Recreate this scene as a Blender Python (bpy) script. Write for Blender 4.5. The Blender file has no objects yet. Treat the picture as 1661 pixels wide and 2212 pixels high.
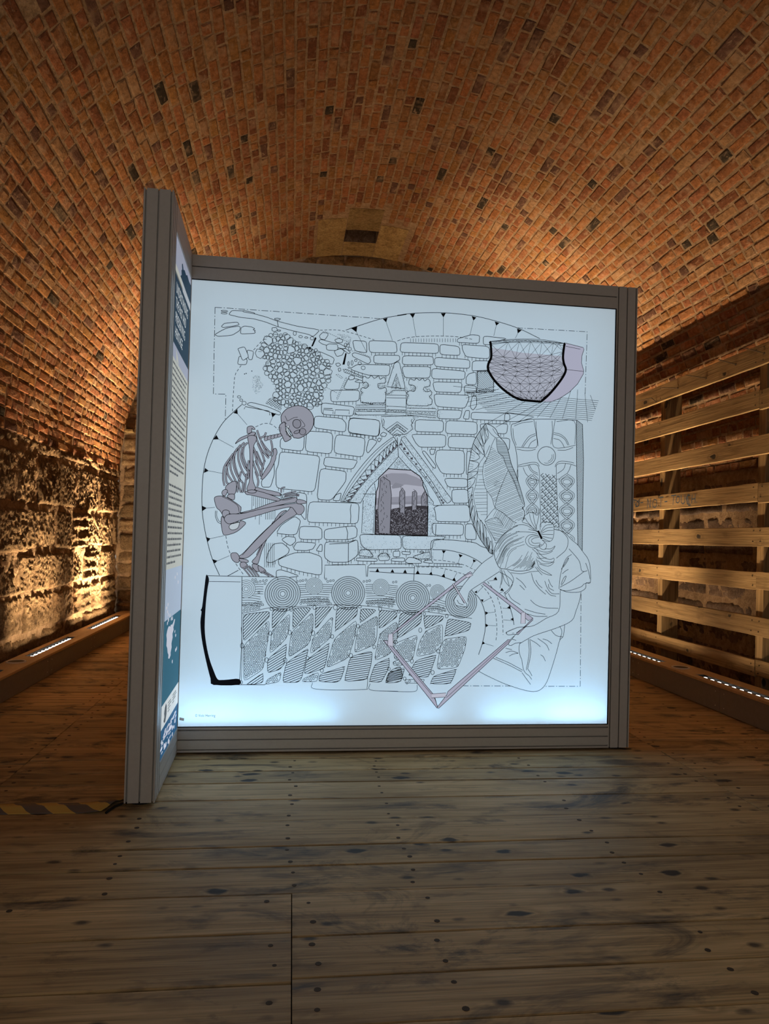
import bpy, math, random
import numpy as np
from mathutils import Vector, Matrix, noise

# ------------------------------------------------------------------ camera, world, exposure
S = bpy.context.scene
COL = S.collection
CAM_H, FOC, YAW, PITCH, ROLL = 1.1036, 1600.0, 0.1235, 0.0182, 0.0266
def cam_axes():
    c, s = math.cos, math.sin
    f = Vector((s(YAW)*c(PITCH), c(YAW)*c(PITCH), s(PITCH)))
    r = Vector((c(YAW), -s(YAW), 0)); u = r.cross(f)
    return r*c(ROLL)+u*s(ROLL), u*c(ROLL)-r*s(ROLL), f
cr, cu, cf = cam_axes()
cd = bpy.data.cameras.new('camera'); cam = bpy.data.objects.new('camera', cd); COL.objects.link(cam)
cam.matrix_world = Matrix(((cr.x, cu.x, -cf.x, 0), (cr.y, cu.y, -cf.y, 0), (cr.z, cu.z, -cf.z, CAM_H), (0, 0, 0, 1)))
cd.sensor_fit = 'HORIZONTAL'; cd.sensor_width = 36; cd.lens = FOC*36/1661; cd.shift_y = 29/1661
cd.clip_start = 0.05; cd.clip_end = 100
S.camera = cam
W = bpy.data.worlds.new('world'); S.world = W; W.use_nodes = True
W.node_tree.nodes['Background'].inputs[0].default_value = (1.0, 0.95, 0.88, 1)   # daylight at the open end behind the camera
W.node_tree.nodes['Background'].inputs[1].default_value = 0.40
S.view_settings.view_transform = 'Standard'; S.view_settings.look = 'None'
S.view_settings.gamma = 1; S.view_settings.use_curve_mapping = False
S.view_settings.exposure = 0.0
S.cycles.use_adaptive_sampling = True; S.cycles.adaptive_threshold = 0.04; S.cycles.use_light_tree = False
S.cycles.max_bounces = 5; S.cycles.diffuse_bounces = 3; S.cycles.glossy_bounces = 2; S.cycles.transmission_bounces = 2
S.cycles.caustics_reflective = False; S.cycles.caustics_refractive = False
BAR_W = 17.0           # watts of each LED bar in the troughs
BAR_COL = (1.0, 0.68, 0.37)
BOX_W = 0.13           # watts of each lamp inside the big lightbox
FAB_COL, FAB_E = (0.755, 0.88, 0.965), 0.365   # the backlit print

random.seed(7); RNG = np.random.default_rng(11)

# ------------------------------------------------------------------ helpers
def tag(o, label=None, cat=None, group=None, kind=None):
    if label: o['label'] = label
    if cat: o['category'] = cat
    if group: o['group'] = group
    if kind: o['kind'] = kind
    return o
def empty(name, loc=(0, 0, 0), rz=0.0, parent=None):
    o = bpy.data.objects.new(name, None); COL.objects.link(o); o.location = loc; o.rotation_euler = (0, 0, rz)
    o.empty_display_size = 0.1
    if parent: o.parent = parent
    return o
def link(name, me, mat=None, parent=None, loc=None, rot=None):
    if mat and not me.materials: me.materials.append(mat)
    o = bpy.data.objects.new(name, me); COL.objects.link(o)
    if parent: o.parent = parent
    if loc is not None: o.location = loc
    if rot is not None: o.rotation_euler = rot
    return o
def mesh(name, v, f, mat=None, parent=None, smooth=False, loc=None, rot=None):
    me = bpy.data.meshes.new(name); me.from_pydata([tuple(map(float, a)) for a in v], [], [tuple(a) for a in f]); me.update()
    if smooth: me.polygons.foreach_set('use_smooth', [True]*len(me.polygons))
    return link(name, me, mat, parent, loc, rot)
class MB:
    def __init__(s): s.v = []; s.f = []
    def add(s, v, f):
        n = len(s.v); s.v += [tuple(a) for a in v]; s.f += [tuple(i+n for i in q) for q in f]; return s
    def box(s, x0, x1, y0, y1, z0, z1, b=0.0):
        if b <= 0:
            v = [(x, y, z) for z in (z0, z1) for y in (y0, y1) for x in (x0, x1)]
            return s.add(v, [(0, 2, 3, 1), (4, 5, 7, 6), (0, 1, 5, 4), (2, 6, 7, 3), (0, 4, 6, 2), (1, 3, 7, 5)])
        X, Y, Z = (x0, x1), (y0, y1), (z0, z1); v = []; idx = {}
        for i in (0, 1):
            for j in (0, 1):
                for k in (0, 1):
                    c = (X[i], Y[j], Z[k]); sg = (1-2*i, 1-2*j, 1-2*k)
                    for ax in range(3):
                        p = [c[a]+(sg[a]*b if a != ax else 0) for a in range(3)]; idx[i, j, k, ax] = len(v); v.append(p)
        F = []
        for ax in range(3):
            a1, a2 = (ax+1) % 3, (ax+2) % 3
            for e in (0, 1):
                q = []
                for m, n in ((0, 0), (1, 0), (1, 1), (0, 1)):
                    c = [0, 0, 0]; c[ax] = e; c[a1] = m; c[a2] = n; q.append(idx[c[0], c[1], c[2], ax])
                F.append(q if e else q[::-1])
            for m in (0, 1):
                for n in (0, 1):
                    c0 = [0, 0, 0]; c0[a1] = m; c0[a2] = n; c1 = list(c0); c1[ax] = 1
                    q = [idx[(*c0, a1)], idx[(*c1, a1)], idx[(*c1, a2)], idx[(*c0, a2)]]
                    F.append(q if (m+n) % 2 else q[::-1])
        for i in (0, 1):
            for j in (0, 1):
                for k in (0, 1):
                    q = [idx[i, j, k, a] for a in range(3)]; F.append(q if (i+j+k) % 2 else q[::-1])
        return s.add(v, F)
    def extrude(s, prof, axis, a, b):
        # prof: list of 2-D points (ccw), extruded along axis from a to b; other axes in cyclic order
        n = len(prof); o = len(s.v)
        for t in (a, b):
            for (p, q) in prof:
                c = [0, 0, 0]; c[axis] = t; c[(axis+1) % 3] = p; c[(axis+2) % 3] = q; s.v.append(tuple(c))
        for i in range(n):
            j = (i+1) % n; s.f.append((o+i, o+j, o+n+j, o+n+i))
        s.f.append(tuple(o+i for i in range(n))[::-1]); s.f.append(tuple(o+n+i for i in range(n)))
        return s
    def disc(s, c, r, n=10, h=0.002, axis=2):
        prof = [(r*math.cos(2*math.pi*i/n), r*math.sin(2*math.pi*i/n)) for i in range(n)]
        o = len(s.v); s.extrude(prof, axis, 0, h)
        for i in range(o, len(s.v)): s.v[i] = tuple(s.v[i][k]+c[k] for k in range(3))
        return s
    def tube(s, pts, r, n=6):
        P = [Vector(p) for p in pts]; o = len(s.v)
        for i, p in enumerate(P):
            t = (P[min(i+1, len(P)-1)]-P[max(i-1, 0)]).normalized()
            a = t.orthogonal().normalized(); b = t.cross(a); rr = r[i] if isinstance(r, (list, tuple)) else r
            for k in range(n):
                w = 2*math.pi*k/n; s.v.append(tuple(p+a*(rr*math.cos(w))+b*(rr*math.sin(w))))
        for i in range(len(P)-1):
            for k in range(n):
                l = (k+1) % n; s.f.append((o+i*n+k, o+i*n+l, o+(i+1)*n+l, o+(i+1)*n+k))
        s.f.append(tuple(o+k for k in range(n))[::-1]); s.f.append(tuple(o+(len(P)-1)*n+k for k in range(n)))
        return s
    def build(s, name, mat=None, parent=None, smooth=False, loc=None, rot=None):
        return mesh(name, s.v, s.f, mat, parent, smooth, loc, rot)

# ------------------------------------------------------------------ materials
class NT:
    def __init__(s, name):
        s.m = bpy.data.materials.new(name); s.m.use_nodes = True; s.t = s.m.node_tree; s.t.nodes.clear()
        s.out = s.n('ShaderNodeOutputMaterial')
    def n(s, kind, **kw):
        x = s.t.nodes.new(kind)
        for k, v in kw.items(): setattr(x, k, v)
        return x
    def l(s, a, b): s.t.links.new(a, b)
    def val(s, node, **kw):
        for k, v in kw.items():
            i = node.inputs[k.replace('_', ' ')]
            if hasattr(v, 'links') or hasattr(v, 'is_linked'): s.l(v, i)
            else: i.default_value = v
        return node
    def pos(s, scale=(1, 1, 1), obj=False, rot=(0, 0, 0)):
        tc = s.n('ShaderNodeTexCoord') if obj else s.n('ShaderNodeNewGeometry')
        mp = s.n('ShaderNodeMapping'); s.l(tc.outputs['Object' if obj else 'Position'], mp.inputs[0])
        mp.inputs['Scale'].default_value = scale; mp.inputs['Rotation'].default_value = rot; return mp.outputs[0]
    def noise(s, vec, scale=5, detail=4, rough=0.6, dist=0.0, out='Fac'):
        x = s.n('ShaderNodeTexNoise'); s.l(vec, x.inputs['Vector'])
        x.inputs['Scale'].default_value = scale; x.inputs['Detail'].default_value = detail
        x.inputs['Roughness'].default_value = rough; x.inputs['Distortion'].default_value = dist
        return x.outputs[out]
    def ramp(s, fac, stops, interp='LINEAR'):
        x = s.n('ShaderNodeValToRGB'); s.l(fac, x.inputs[0]); e = x.color_ramp.elements; x.color_ramp.interpolation = interp
        while len(e) < len(stops): e.new(0.5)
        for i, (p, c) in enumerate(stops):
            e[i].position = p; e[i].color = (c, c, c, 1) if not hasattr(c, '__len__') else (*c, 1)
        return x.outputs[0]
    def mix(s, fac, a, b, mode='MIX'):
        x = s.n('ShaderNodeMix', data_type='RGBA', blend_type=mode)
        for i, v in ((0, fac), (6, a), (7, b)):
            if hasattr(v, 'is_linked'): s.l(v, x.inputs[i])
            elif hasattr(v, '__len__'): x.inputs[i].default_value = (*v, 1) if len(v) == 3 else v
            else: x.inputs[i].default_value = v if i == 0 else (v, v, v, 1)
        return x.outputs[2]
    def math(s, op, a, b=0.0):
        x = s.n('ShaderNodeMath', operation=op)
        for i, v in ((0, a), (1, b)):
            if hasattr(v, 'is_linked'): s.l(v, x.inputs[i])
            else: x.inputs[i].default_value = v
        return x.outputs[0]
    def bump(s, h, strength=0.5, dist=0.01, normal=None):
        x = s.n('ShaderNodeBump'); s.l(h, x.inputs['Height']); x.inputs['Strength'].default_value = strength; x.inputs['Distance'].default_value = dist
        if normal is not None: s.l(normal, x.inputs['Normal'])
        return x.outputs[0]
    def bsdf(s, color, rough=0.8, normal=None, spec=0.3, metal=0.0):
        x = s.n('ShaderNodeBsdfPrincipled')
        for k, v in (('Base Color', color), ('Roughness', rough), ('Metallic', metal), ('Specular IOR Level', spec)):
            i = x.inputs[k]
            if hasattr(v, 'is_linked'): s.l(v, i)
            else: i.default_value = (*v, 1) if hasattr(v, '__len__') else v
        if normal is not None: s.l(normal, x.inputs['Normal'])
        s.l(x.outputs[0], s.out.inputs[0]); return s.m

def srgb(r, g, b):
    f = lambda c: (c/255/12.92) if c <= 10 else ((c/255+0.055)/1.055)**2.4
    return (f(r), f(g), f(b))

def brick_mat(name, attr):
    t = NT(name); p = t.pos()
    if attr:
        a = t.n('ShaderNodeAttribute'); a.attribute_name = 'tint'; base = a.outputs['Color']
    else: base = t.n('ShaderNodeObjectInfo').outputs['Color']
    n1 = t.noise(p, 28, 4, 0.68); n2 = t.noise(p, 7, 2, 0.6); n3 = t.noise(p, 90, 2, 0.7)
    c = t.mix(1.0, base, t.ramp(n1, [(0.3, 0.62), (0.7, 1.3)]), 'MULTIPLY')
    c = t.mix(t.ramp(n3, [(0.55, 0.0), (0.75, 0.35)]), c, (0.10, 0.055, 0.04))
    c = t.mix(t.ramp(n2, [(0.52, 0.0), (0.72, 0.55)]), c, (0.44, 0.31, 0.215))     # lime bloom
    n4 = t.noise(t.pos((34, 11, 34)), 1.0, 4, 0.7, 0.8); c = t.mix(t.ramp(n4, [(0.56, 0.0), (0.68, 0.6)]), c, (0.47, 0.34, 0.24))   # smeared mortar
    return t.bsdf(c, 0.88, t.bump(n1, 0.9, 0.014), 0.2)
def mortar_mat():
    t = NT('lime_mortar'); p = t.pos()
    n1 = t.noise(p, 22, 5, 0.72); n2 = t.noise(p, 3, 2, 0.5)
    c = t.ramp(n1, [(0.25, (0.18, 0.122, 0.075)), (0.5, (0.37, 0.265, 0.175)), (0.75, (0.56, 0.425, 0.305))])
    c = t.mix(t.ramp(n2, [(0.4, 0.0), (0.7, 0.4)]), c, (0.27, 0.18, 0.115))
    return t.bsdf(c, 0.95, t.bump(n1, 0.9, 0.02), 0.1)
def stone_mat(name, cols, bump=1.0, scale=1.0):
    t = NT(name); p = t.pos(); oi = t.n('ShaderNodeObjectInfo')
    n1 = t.noise(p, 11*scale, 6, 0.7, 0.6); n2 = t.noise(p, 70*scale, 4, 0.75); n3 = t.noise(p, 2.2, 3, 0.5)
    c = t.ramp(n1, [(0.28, cols[0]), (0.5, cols[1]), (0.75, cols[2])])
    c = t.mix(1.0, c, t.ramp(oi.outputs['Random'], [(0.0, 0.7), (1.0, 1.25)]), 'MULTIPLY')
    c = t.mix(t.ramp(n2, [(0.35, 0.55), (0.6, 0.0)]), c, (0.05, 0.03, 0.02))
    c = t.mix(t.ramp(n3, [(0.55, 0.0), (0.75, 0.35)]), c, (0.34, 0.19, 0.10))
    return t.bsdf(c, 0.92, t.bump(t.mix(0.5, n1, n2), bump, 0.03), 0.15)
def wood_mat(name, dark, mid, light, stain=0.0, grain_axis=0, rough=0.7, tintrange=(0.8, 1.2), knots=True, bumpd=0.004):
    t = NT(name); sc = [26, 26, 26]; sc[grain_axis] = 1.6
    oi = t.n('ShaderNodeObjectInfo'); g = t.n('ShaderNodeNewGeometry')
    off = t.n('ShaderNodeVectorMath', operation='ADD'); t.l(g.outputs['Position'], off.inputs[0])
    cmb = t.n('ShaderNodeCombineXYZ'); r37 = t.math('MULTIPLY', oi.outputs['Random'], 37.0)
    t.l(r37, cmb.inputs[grain_axis]); t.l(cmb.outputs[0], off.inputs[1])
    mp = t.n('ShaderNodeMapping'); t.l(off.outputs[0], mp.inputs[0]); mp.inputs['Scale'].default_value = sc
    g1 = t.noise(mp.outputs[0], 1.0, 4, 0.6, 0.8)
    sc2 = [120, 120, 120]; sc2[grain_axis] = 2.2
    mp2 = t.n('ShaderNodeMapping'); t.l(off.outputs[0], mp2.inputs[0]); mp2.inputs['Scale'].default_value = sc2
    g2 = t.noise(mp2.outputs[0], 1.0, 3, 0.7, 0.3)
    c = t.ramp(g1, [(0.25, dark), (0.5, mid), (0.75, light)])
    c = t.mix(0.55, c, t.mix(1.0, c, t.ramp(g2, [(0.32, 0.38), (0.5, 1.0), (0.68, 1.3)]), 'MULTIPLY'))
    c = t.mix(1.0, c, t.ramp(oi.outputs['Random'], [(0, tintrange[0]), (1, tintrange[1])]), 'MULTIPLY')
    if stain > 0:
        sc3 = [7, 7, 7]; sc3[grain_axis] = 2.2
        mp3 = t.n('ShaderNodeMapping'); t.l(off.outputs[0], mp3.inputs[0]); mp3.inputs['Scale'].default_value = sc3
        s1 = t.noise(mp3.outputs[0], 1.0, 5, 0.65, 0.5)
        c = t.mix(t.ramp(s1, [(0.54, 0.0), (0.70, 0.85*stain)]), c, (0.050, 0.047, 0.049))
        wear = t.noise(t.pos((0.9, 0.9, 0.9)), 1.0, 3, 0.5)
        c = t.mix(t.ramp(wear, [(0.42, 0.0), (0.7, 0.45*stain)]), c, (0.12, 0.085, 0.06))
    if knots:
        sc4 = [6.6, 6.6, 6.6]; sc4[grain_axis] = 3.4
        mp4 = t.n('ShaderNodeMapping'); t.l(off.outputs[0], mp4.inputs[0]); mp4.inputs['Scale'].default_value = sc4
        wob = t.n('ShaderNodeVectorMath', operation='ADD'); t.l(mp4.outputs[0], wob.inputs[0])
        nn = t.n('ShaderNodeTexNoise'); t.l(mp4.outputs[0], nn.inputs['Vector']); nn.inputs['Scale'].default_value = 4
        vs = t.n('ShaderNodeVectorMath', operation='SCALE'); t.l(nn.outputs['Color'], vs.inputs[0]); vs.inputs['Scale'].default_value = 0.22
        t.l(vs.outputs[0], wob.inputs[1])
        vo = t.n('ShaderNodeTexVoronoi', voronoi_dimensions='2D' if False else '3D'); t.l(wob.outputs[0], vo.inputs['Vector']); vo.inputs['Scale'].default_value = 1.0
        k = t.ramp(vo.outputs['Distance'], [(0.10, 0.95), (0.155, 0.0)])
        c = t.mix(k, c, (0.030, 0.027, 0.027))
        if stain > 0:
            mp5 = t.n('ShaderNodeMapping'); t.l(off.outputs[0], mp5.inputs[0]); mp5.inputs['Scale'].default_value = (8.5, 15, 15); mp5.inputs['Location'].default_value = (3.1, .7, 0)
            wb2 = t.n('ShaderNodeVectorMath', operation='ADD'); t.l(mp5.outputs[0], wb2.inputs[0]); t.l(vs.outputs[0], wb2.inputs[1])
            v2 = t.n('ShaderNodeTexVoronoi'); t.l(wb2.outputs[0], v2.inputs['Vector']); v2.inputs['Scale'].default_value = 1.0
            sel = t.ramp(v2.outputs['Color'], [(0.62, 0.0), (0.66, 1.0)])
            k2 = t.math('MULTIPLY', t.ramp(v2.outputs['Distance'], [(0.12, 0.85), (0.26, 0.0)]), sel)
            c = t.mix(k2, c, (0.040, 0.034, 0.032))
            dirt = t.noise(t.pos((1.5, 3.0, 1.0), rot=(0, 0, .35)), 1.0, 6, .72, 1.4)
            c = t.mix(t.ramp(dirt, [(0.54, 0.0), (0.66, 0.78)]), c, (0.052, 0.049, 0.050))
        ring = t.ramp(vo.outputs['Distance'], [(0.15, 0.0), (0.2, 0.45), (0.3, 0.0)])
        c = t.mix(ring, c, dark)
    return t.bsdf(c, rough, t.bump(g2, 0.5, bumpd*.6), 0.25)
def plain(name, col, rough=0.6, spec=0.3, metal=0.0, nz=0.08, scale=30):
    t = NT(name); n = t.noise(t.pos(), scale, 4, 0.6)
    c = t.mix(1.0, col, t.ramp(n, [(0.3, 1-nz), (0.7, 1+nz)]), 'MULTIPLY')
    return t.bsdf(c, rough, None, spec, metal)
def emit(name, col, st):
    t = NT(name); e = t.n('ShaderNodeEmission'); e.inputs[0].default_value = (*col, 1); e.inputs[1].default_value = st
    t.l(e.outputs[0], t.out.inputs[0]); t.m.cycles.emission_sampling = 'NONE'; return t.m

M = {}
M['brick'] = brick_mat('vault_brick', False); M['brick_f'] = brick_mat('vault_brick_field', True)
M['mortar'] = mortar_mat()
M['stone'] = stone_mat('rubble_sandstone', ((0.12, 0.085, 0.055), (0.32, 0.225, 0.135), (0.47, 0.35, 0.22)))
M['stone_r'] = stone_mat('grey_sandstone', ((0.09, 0.065, 0.055), (0.20, 0.15, 0.125), (0.31, 0.25, 0.215)), 0.6)
M['dress'] = stone_mat('dressed_yellow_stone', ((0.20, 0.135, 0.06), (0.40, 0.29, 0.14), (0.50, 0.385, 0.20)), 0.25, 0.6)
M['board'] = wood_mat('old_floorboard', (0.31, 0.200, 0.092), (0.60, 0.412, 0.198), (0.76, 0.545, 0.28), 1.0, 0, 0.6, (.84, 1.14))
M['slat'] = wood_mat('pine_slat', (0.15, 0.098, 0.048), (0.325, 0.225, 0.115), (0.42, 0.305, 0.165), 0.0, 1, 0.75, (.85, 1.15), True, .007)
M['post'] = wood_mat('pine_post', (0.15, 0.098, 0.048), (0.31, 0.215, 0.11), (0.40, 0.29, 0.155), 0.0, 2, 0.7)
M['top'] = plain('trough_top_board', (0.56, 0.40, 0.23), 0.6, nz=0.12)
M['trough'] = plain('trough_front_grey', (0.235, 0.22, 0.205), 0.6, nz=0.06)
M['alu'] = plain('grey_aluminium_profile', (0.66, 0.625, 0.59), 0.40, 0.5, 0.10, 0.03, 60)
M['dark'] = plain('black_recess', (0.012, 0.012, 0.013), 0.7)
M['iron'] = plain('nail_iron', (0.095, 0.07, 0.05), 0.75, 0.2)
M['soil'] = plain('under_floor_dark', (0.02, 0.016, 0.012), 0.95)
M['led'] = emit('led_lens', (1.0, 0.90, 0.78), 9.0)
M['white_in'] = plain('white_reflector', (0.85, 0.86, 0.87), 0.8)

# ------------------------------------------------------------------ setting: vault, walls, floor
XL, XR, YE, YN = -2.06, 3.56, 9.15, 1.2       # side walls, end wall, nearest built course
VX, VZ, VR = 0.75, 1.81, 2.81                 # vault axis and radius
YB = -2.2                                     # plain continuation of the room behind the camera

def arc_pt(s, y, r=VR):                       # s: arc length from crown, positive to the right
    a = s/VR; return Vector((VX+r*math.sin(a), y, VZ+r*math.cos(a)))
# mortar bed of the vault
mb = MB(); NA = 96; ys = [YB+(YE-YB)*i/40 for i in range(41)]
smax = VR*math.pi/2
HOLE = (-0.245, 0.135, 8.37, 8.71)            # vent shaft: arc from-to, y from-to
ss = sorted([-smax+2*smax*i/NA for i in range(NA+1)]+[HOLE[0], HOLE[1]]); ys = sorted(ys+[HOLE[2], HOLE[3]])
for y in ys:
    for s in ss: mb.v.append(tuple(arc_pt(s, y, VR+0.0025)))
n = len(ss)
for j in range(len(ys)-1):
    for i in range(n-1):
        if HOLE[0]-1e-6 <= ss[i] < HOLE[1]-1e-6 and HOLE[2]-1e-6 <= ys[j] < HOLE[3]-1e-6: continue
        mb.f.append((j*n+i, j*n+i+1, (j+1)*n+i+1, (j+1)*n+i))
ceiling = tag(mb.build('ceiling', M['mortar'], smooth=True), 'barrel vault of orange brown brick with pale lime mortar joints', kind='structure')

# brick templates (local: x across the course, y along the course, z into the room)
def brick_template(w, l, seed):
    r = random.Random(seed); v = []; b = 0.007
    for (sx, sy) in ((-1, -1), (1, -1), (1, 1), (-1, 1)):
        v.append((sx*w/2, sy*l/2, -0.03))
    for (sx, sy) in ((-1, -1), (1, -1), (1, 1), (-1, 1)):
        v.append((sx*w/2+r.uniform(-.006, .004), sy*l/2+r.uniform(-.007, .005), -0.003+r.uniform(-.003, .001)))
    for (sx, sy) in ((-1, -1), (1, -1), (1, 1), (-1, 1)):
        k = r.uniform(0.6, 1.7)
        v.append((sx*(w/2-b*k), sy*(l/2-b*k*1.2), r.uniform(0.0005, 0.006)))
    v.append((r.uniform(-.006, .006), r.uniform(-.01, .01), r.uniform(0.003, 0.008)))
    f = []
    for a in (0, 4):
        for i in range(4):
            j = (i+1) % 4; f.append((a+i, a+j, a+4+j, a+4+i))
    for i in range(4): f.append((8+i, 8+(i+1) % 4, 12))
    return v, f
PITCHC = 0.0795; BW = 0.064; LS, LH, JT = 0.219, 0.104, 0.0155
TEMPL = {('s', k): brick_template(BW, LS, 100+k) for k in range(10)}
TEMPL.update({('h', k): brick_template(BW, LH, 200+k) for k in range(10)})
def brick_colour(r):
    u = r.random()
    if u < 0.74:
        k = r.uniform(0.85, 1.15); return (0.325*k*r.uniform(.93, 1.07), 0.146*k*r.uniform(.9, 1.12), 0.064*k*r.uniform(.88, 1.15))
    if u < 0.87:
        k = r.uniform(0.8, 1.1); return (0.235*k, 0.095*k, 0.05*k)
    if u < 0.925:
        k = r.uniform(0.8, 1.1); return (0.15*k, 0.08*k, 0.06*k)
    if u < 0.945:
        k = r.uniform(0.8, 1.3); return (0.05*k, 0.04*k, 0.031*k)
    k = r.uniform(0.9, 1.1); return (0.37*k, 0.215*k, 0.115*k)
BRICKS = []       # (kind, variant, matrix, colour, centre)
DRESS = [(-0.567, -0.25, 8.06, 9.14), (-0.24, 0.131, 7.815, 8.365), (-0.24, 0.131, 8.715, 9.14), (0.14, 0.455, 8.19, 9.14)]
DRESS += [(-2.36, -2.02, 2.55, 3.70), (-2.70, -2.37, 2.8, 3.52)]
def blocked(s, y0, y1):
    for (a, b, c, d) in DRESS+[HOLE]:
        if a-0.03 < s < b+0.03 and y0 < d+0.004 and y1 > c-0.004: return True
    return False
rb = random.Random(5)
nc = int(2*smax/PITCHC); cs = [(-nc/2+i+0.5)*PITCHC for i in range(nc)]
for ci, s in enumerate(cs):
    y = YN-rb.uniform(0, 0.2); k = rb.randint(0, 1); mode = rb.random()
    while y < YE-0.03:
        if mode < 0.72: kind = 's' if k % 2 else 'h'
        elif mode < 0.86: kind = 's' if rb.random() < 0.75 else 'h'
        else: kind = 'h' if rb.random() < 0.7 else 's'
        if rb.random() < 0.08: kind = 'h' if kind == 's' else 's'
        k += 1; L = LS if kind == 's' else LH
        if y+L > YE: kind = 'h'; L = LH
        if y+L > YE+0.02: break
        if not blocked(s, y, y+L):
            c = arc_pt(s+rb.uniform(-.0015, .0015), y+L/2, VR-rb.uniform(-0.002, 0.0045)); a = s/VR
            ex = Vector((math.cos(a), 0, -math.sin(a))); ez = Vector((-math.sin(a), 0, -math.cos(a)))
            R3 = Matrix((ex, Vector((0, 1, 0)), ez)).transposed()
            if R3.determinant() < 0: R3 = Matrix((-ex, Vector((0, 1, 0)), ez)).transposed()
            R3 = R3 @ Matrix.Rotation(rb.uniform(-.02, .02), 3, 'Z') @ Matrix.Rotation(rb.uniform(-.03, .03), 3, 'Y') @ Matrix.Rotation(rb.uniform(-.01, .01), 3, 'X')
            BRICKS.append((kind, rb.randint(0, 9), Matrix.Translation(c) @ R3.to_4x4(), brick_colour(rb), c, 'ceiling'))
        y += L+JT*rb.uniform(0.7, 1.35)
# brick facing of the right-hand wall below the springing
z = 1.773
while z > 1.70:
    y = 3.0-rb.uniform(0, 0.2); k = rb.randint(0, 1)
    while y < YE-0.05:
        kind = 's' if k % 2 else 'h'; k += 1; L = LS if kind == 's' else LH
        c = Vector((XR+rb.uniform(-.004, .004), y+L/2, z))
        R3 = Matrix((Vector((0, 0, -1)), Vector((0, 1, 0)), Vector((-1, 0, 0)))).transposed()
        if R3.determinant() < 0: R3 = Matrix((Vector((0, 0, 1)), Vector((0, 1, 0)), Vector((-1, 0, 0)))).transposed()
        R3 = R3 @ Matrix.Rotation(rb.uniform(-.02, .02), 3, 'Z')
        if y+L < YE and True:
            BRICKS.append((kind, rb.randint(0, 9), Matrix.Translation(c) @ R3.to_4x4(), brick_colour(rb), c, 'wall_right'))
        y += L+JT
    z -= PITCHC*1.02
def ndc(p):
    d = p-Vector((0, 0, CAM_H)); z = d.dot(cf)
    return (830.5+FOC*d.dot(cr)/z, 1135-FOC*d.dot(cu)/z, z) if z > 0.1 else (-9e9, 0, 1)
def score(b):
    x, y, z = ndc(b[4])
    if not (5 < x < 1656 and 5 < y < 2207): return 0
    if 420 < x < 1370 and 575 < y < 1620: return 0
    if b[5] == 'wall_right': return 0.01/z/z
    nz = b[2].to_3x3() @ Vector((0, 0, 1)); d = (Vector((0, 0, CAM_H))-b[4]).normalized()
    return max(nz.dot(d), 0.02)*(1 if b[0] == 's' else .5)/z/z
order = sorted(range(len(BRICKS)), key=lambda i: -score(BRICKS[i])); single = set(order[:285])
TM = {}
for key, (v, f) in TEMPL.items():
    me = bpy.data.meshes.new('brick'); me.from_pydata(v, [], f); me.materials.append(M['brick']); TM[key] = me
def field(name, which, parent):
    V = []; F = []; C = []; o = 0
    for i, b in enumerate(BRICKS):
        if i in single or b[5] != which: continue
        v, f = TEMPL[b[0], b[1]]; m = np.array(b[2]); V.append(np.array(v) @ m[:3, :3].T+m[:3, 3])
        F += [tuple(q+o for q in p) for p in f]; o += len(v); C.append(np.tile((*b[3], 1.0), (len(v), 1)))
    me = bpy.data.meshes.new(name); me.from_pydata(np.vstack(V).tolist(), [], F); me.update()
    a = me.attributes.new('tint', 'FLOAT_COLOR', 'POINT'); a.data.foreach_set('color', np.vstack(C).ravel())
    return tag(link(name, me, M['brick_f'], parent), kind='stuff')
for i in sorted(single):
    b = BRICKS[i]; o = bpy.data.objects.new('brick', TM[b[0], b[1]]); COL.objects.link(o); o.parent = ceiling; o.matrix_world = b[2]; o.color = (*b[3], 1)
field('brickwork', 'ceiling', ceiling)
# dressed stone blocks around the vent, and its shaft
def arc_block(s0, s1, y0, y1, seed, mat, parent):
    m = MB(); r = random.Random(seed); ns, ny = 6, 8
    for layer, rad in ((0, VR-0.008), (1, VR+0.05)):
        for j in range(ny+1):
            for i in range(ns+1):
                s = s0+(s1-s0)*i/ns; y = y0+(y1-y0)*j/ny; e = 0.006 if (i in (0, ns) or j in (0, ny)) and layer == 0 else 0
                m.v.append(tuple(arc_pt(s, y, rad+e+(r.uniform(-.0015, .0015) if layer == 0 else 0))))
    w = ns+1
    for j in range(ny):
        for i in range(ns): m.f.append((j*w+i, (j+1)*w+i, (j+1)*w+i+1, j*w+i+1))
    o = w*(ny+1); ring = [i for i in range(w)]+[j*w+ns for j in range(1, ny+1)]+[ny*w+i for i in range(ns-1, -1, -1)]+[j*w for j in range(ny-1, 0, -1)]
    for a, b in zip(ring, ring[1:]+ring[:1]): m.f.append((a, b, o+b, o+a))
    return m.build('stone_block', mat, parent)
for k, (a, b, c, d) in enumerate(DRESS): tag(arc_block(a, b, c, d, k, M['dress'], ceiling), 'pale yellow dressed stone slab')
m = MB(); q = [(HOLE[0], HOLE[2]), (HOLE[1], HOLE[2]), (HOLE[1], HOLE[3]), (HOLE[0], HOLE[3])]
for rad in (VR, VR+0.75):
    for s, y in q: p = arc_pt(s, y, VR); m.v.append((p.x, p.y, p.z+(rad-VR)))
m.f = [(i, (i+1) % 4, 4+(i+1) % 4, 4+i) for i in range(4)]+[(4, 5, 6, 7)]
tag(m.build('vent_shaft', M['stone_r'], ceiling), 'dark square vent opening in the vault crown')

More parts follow.
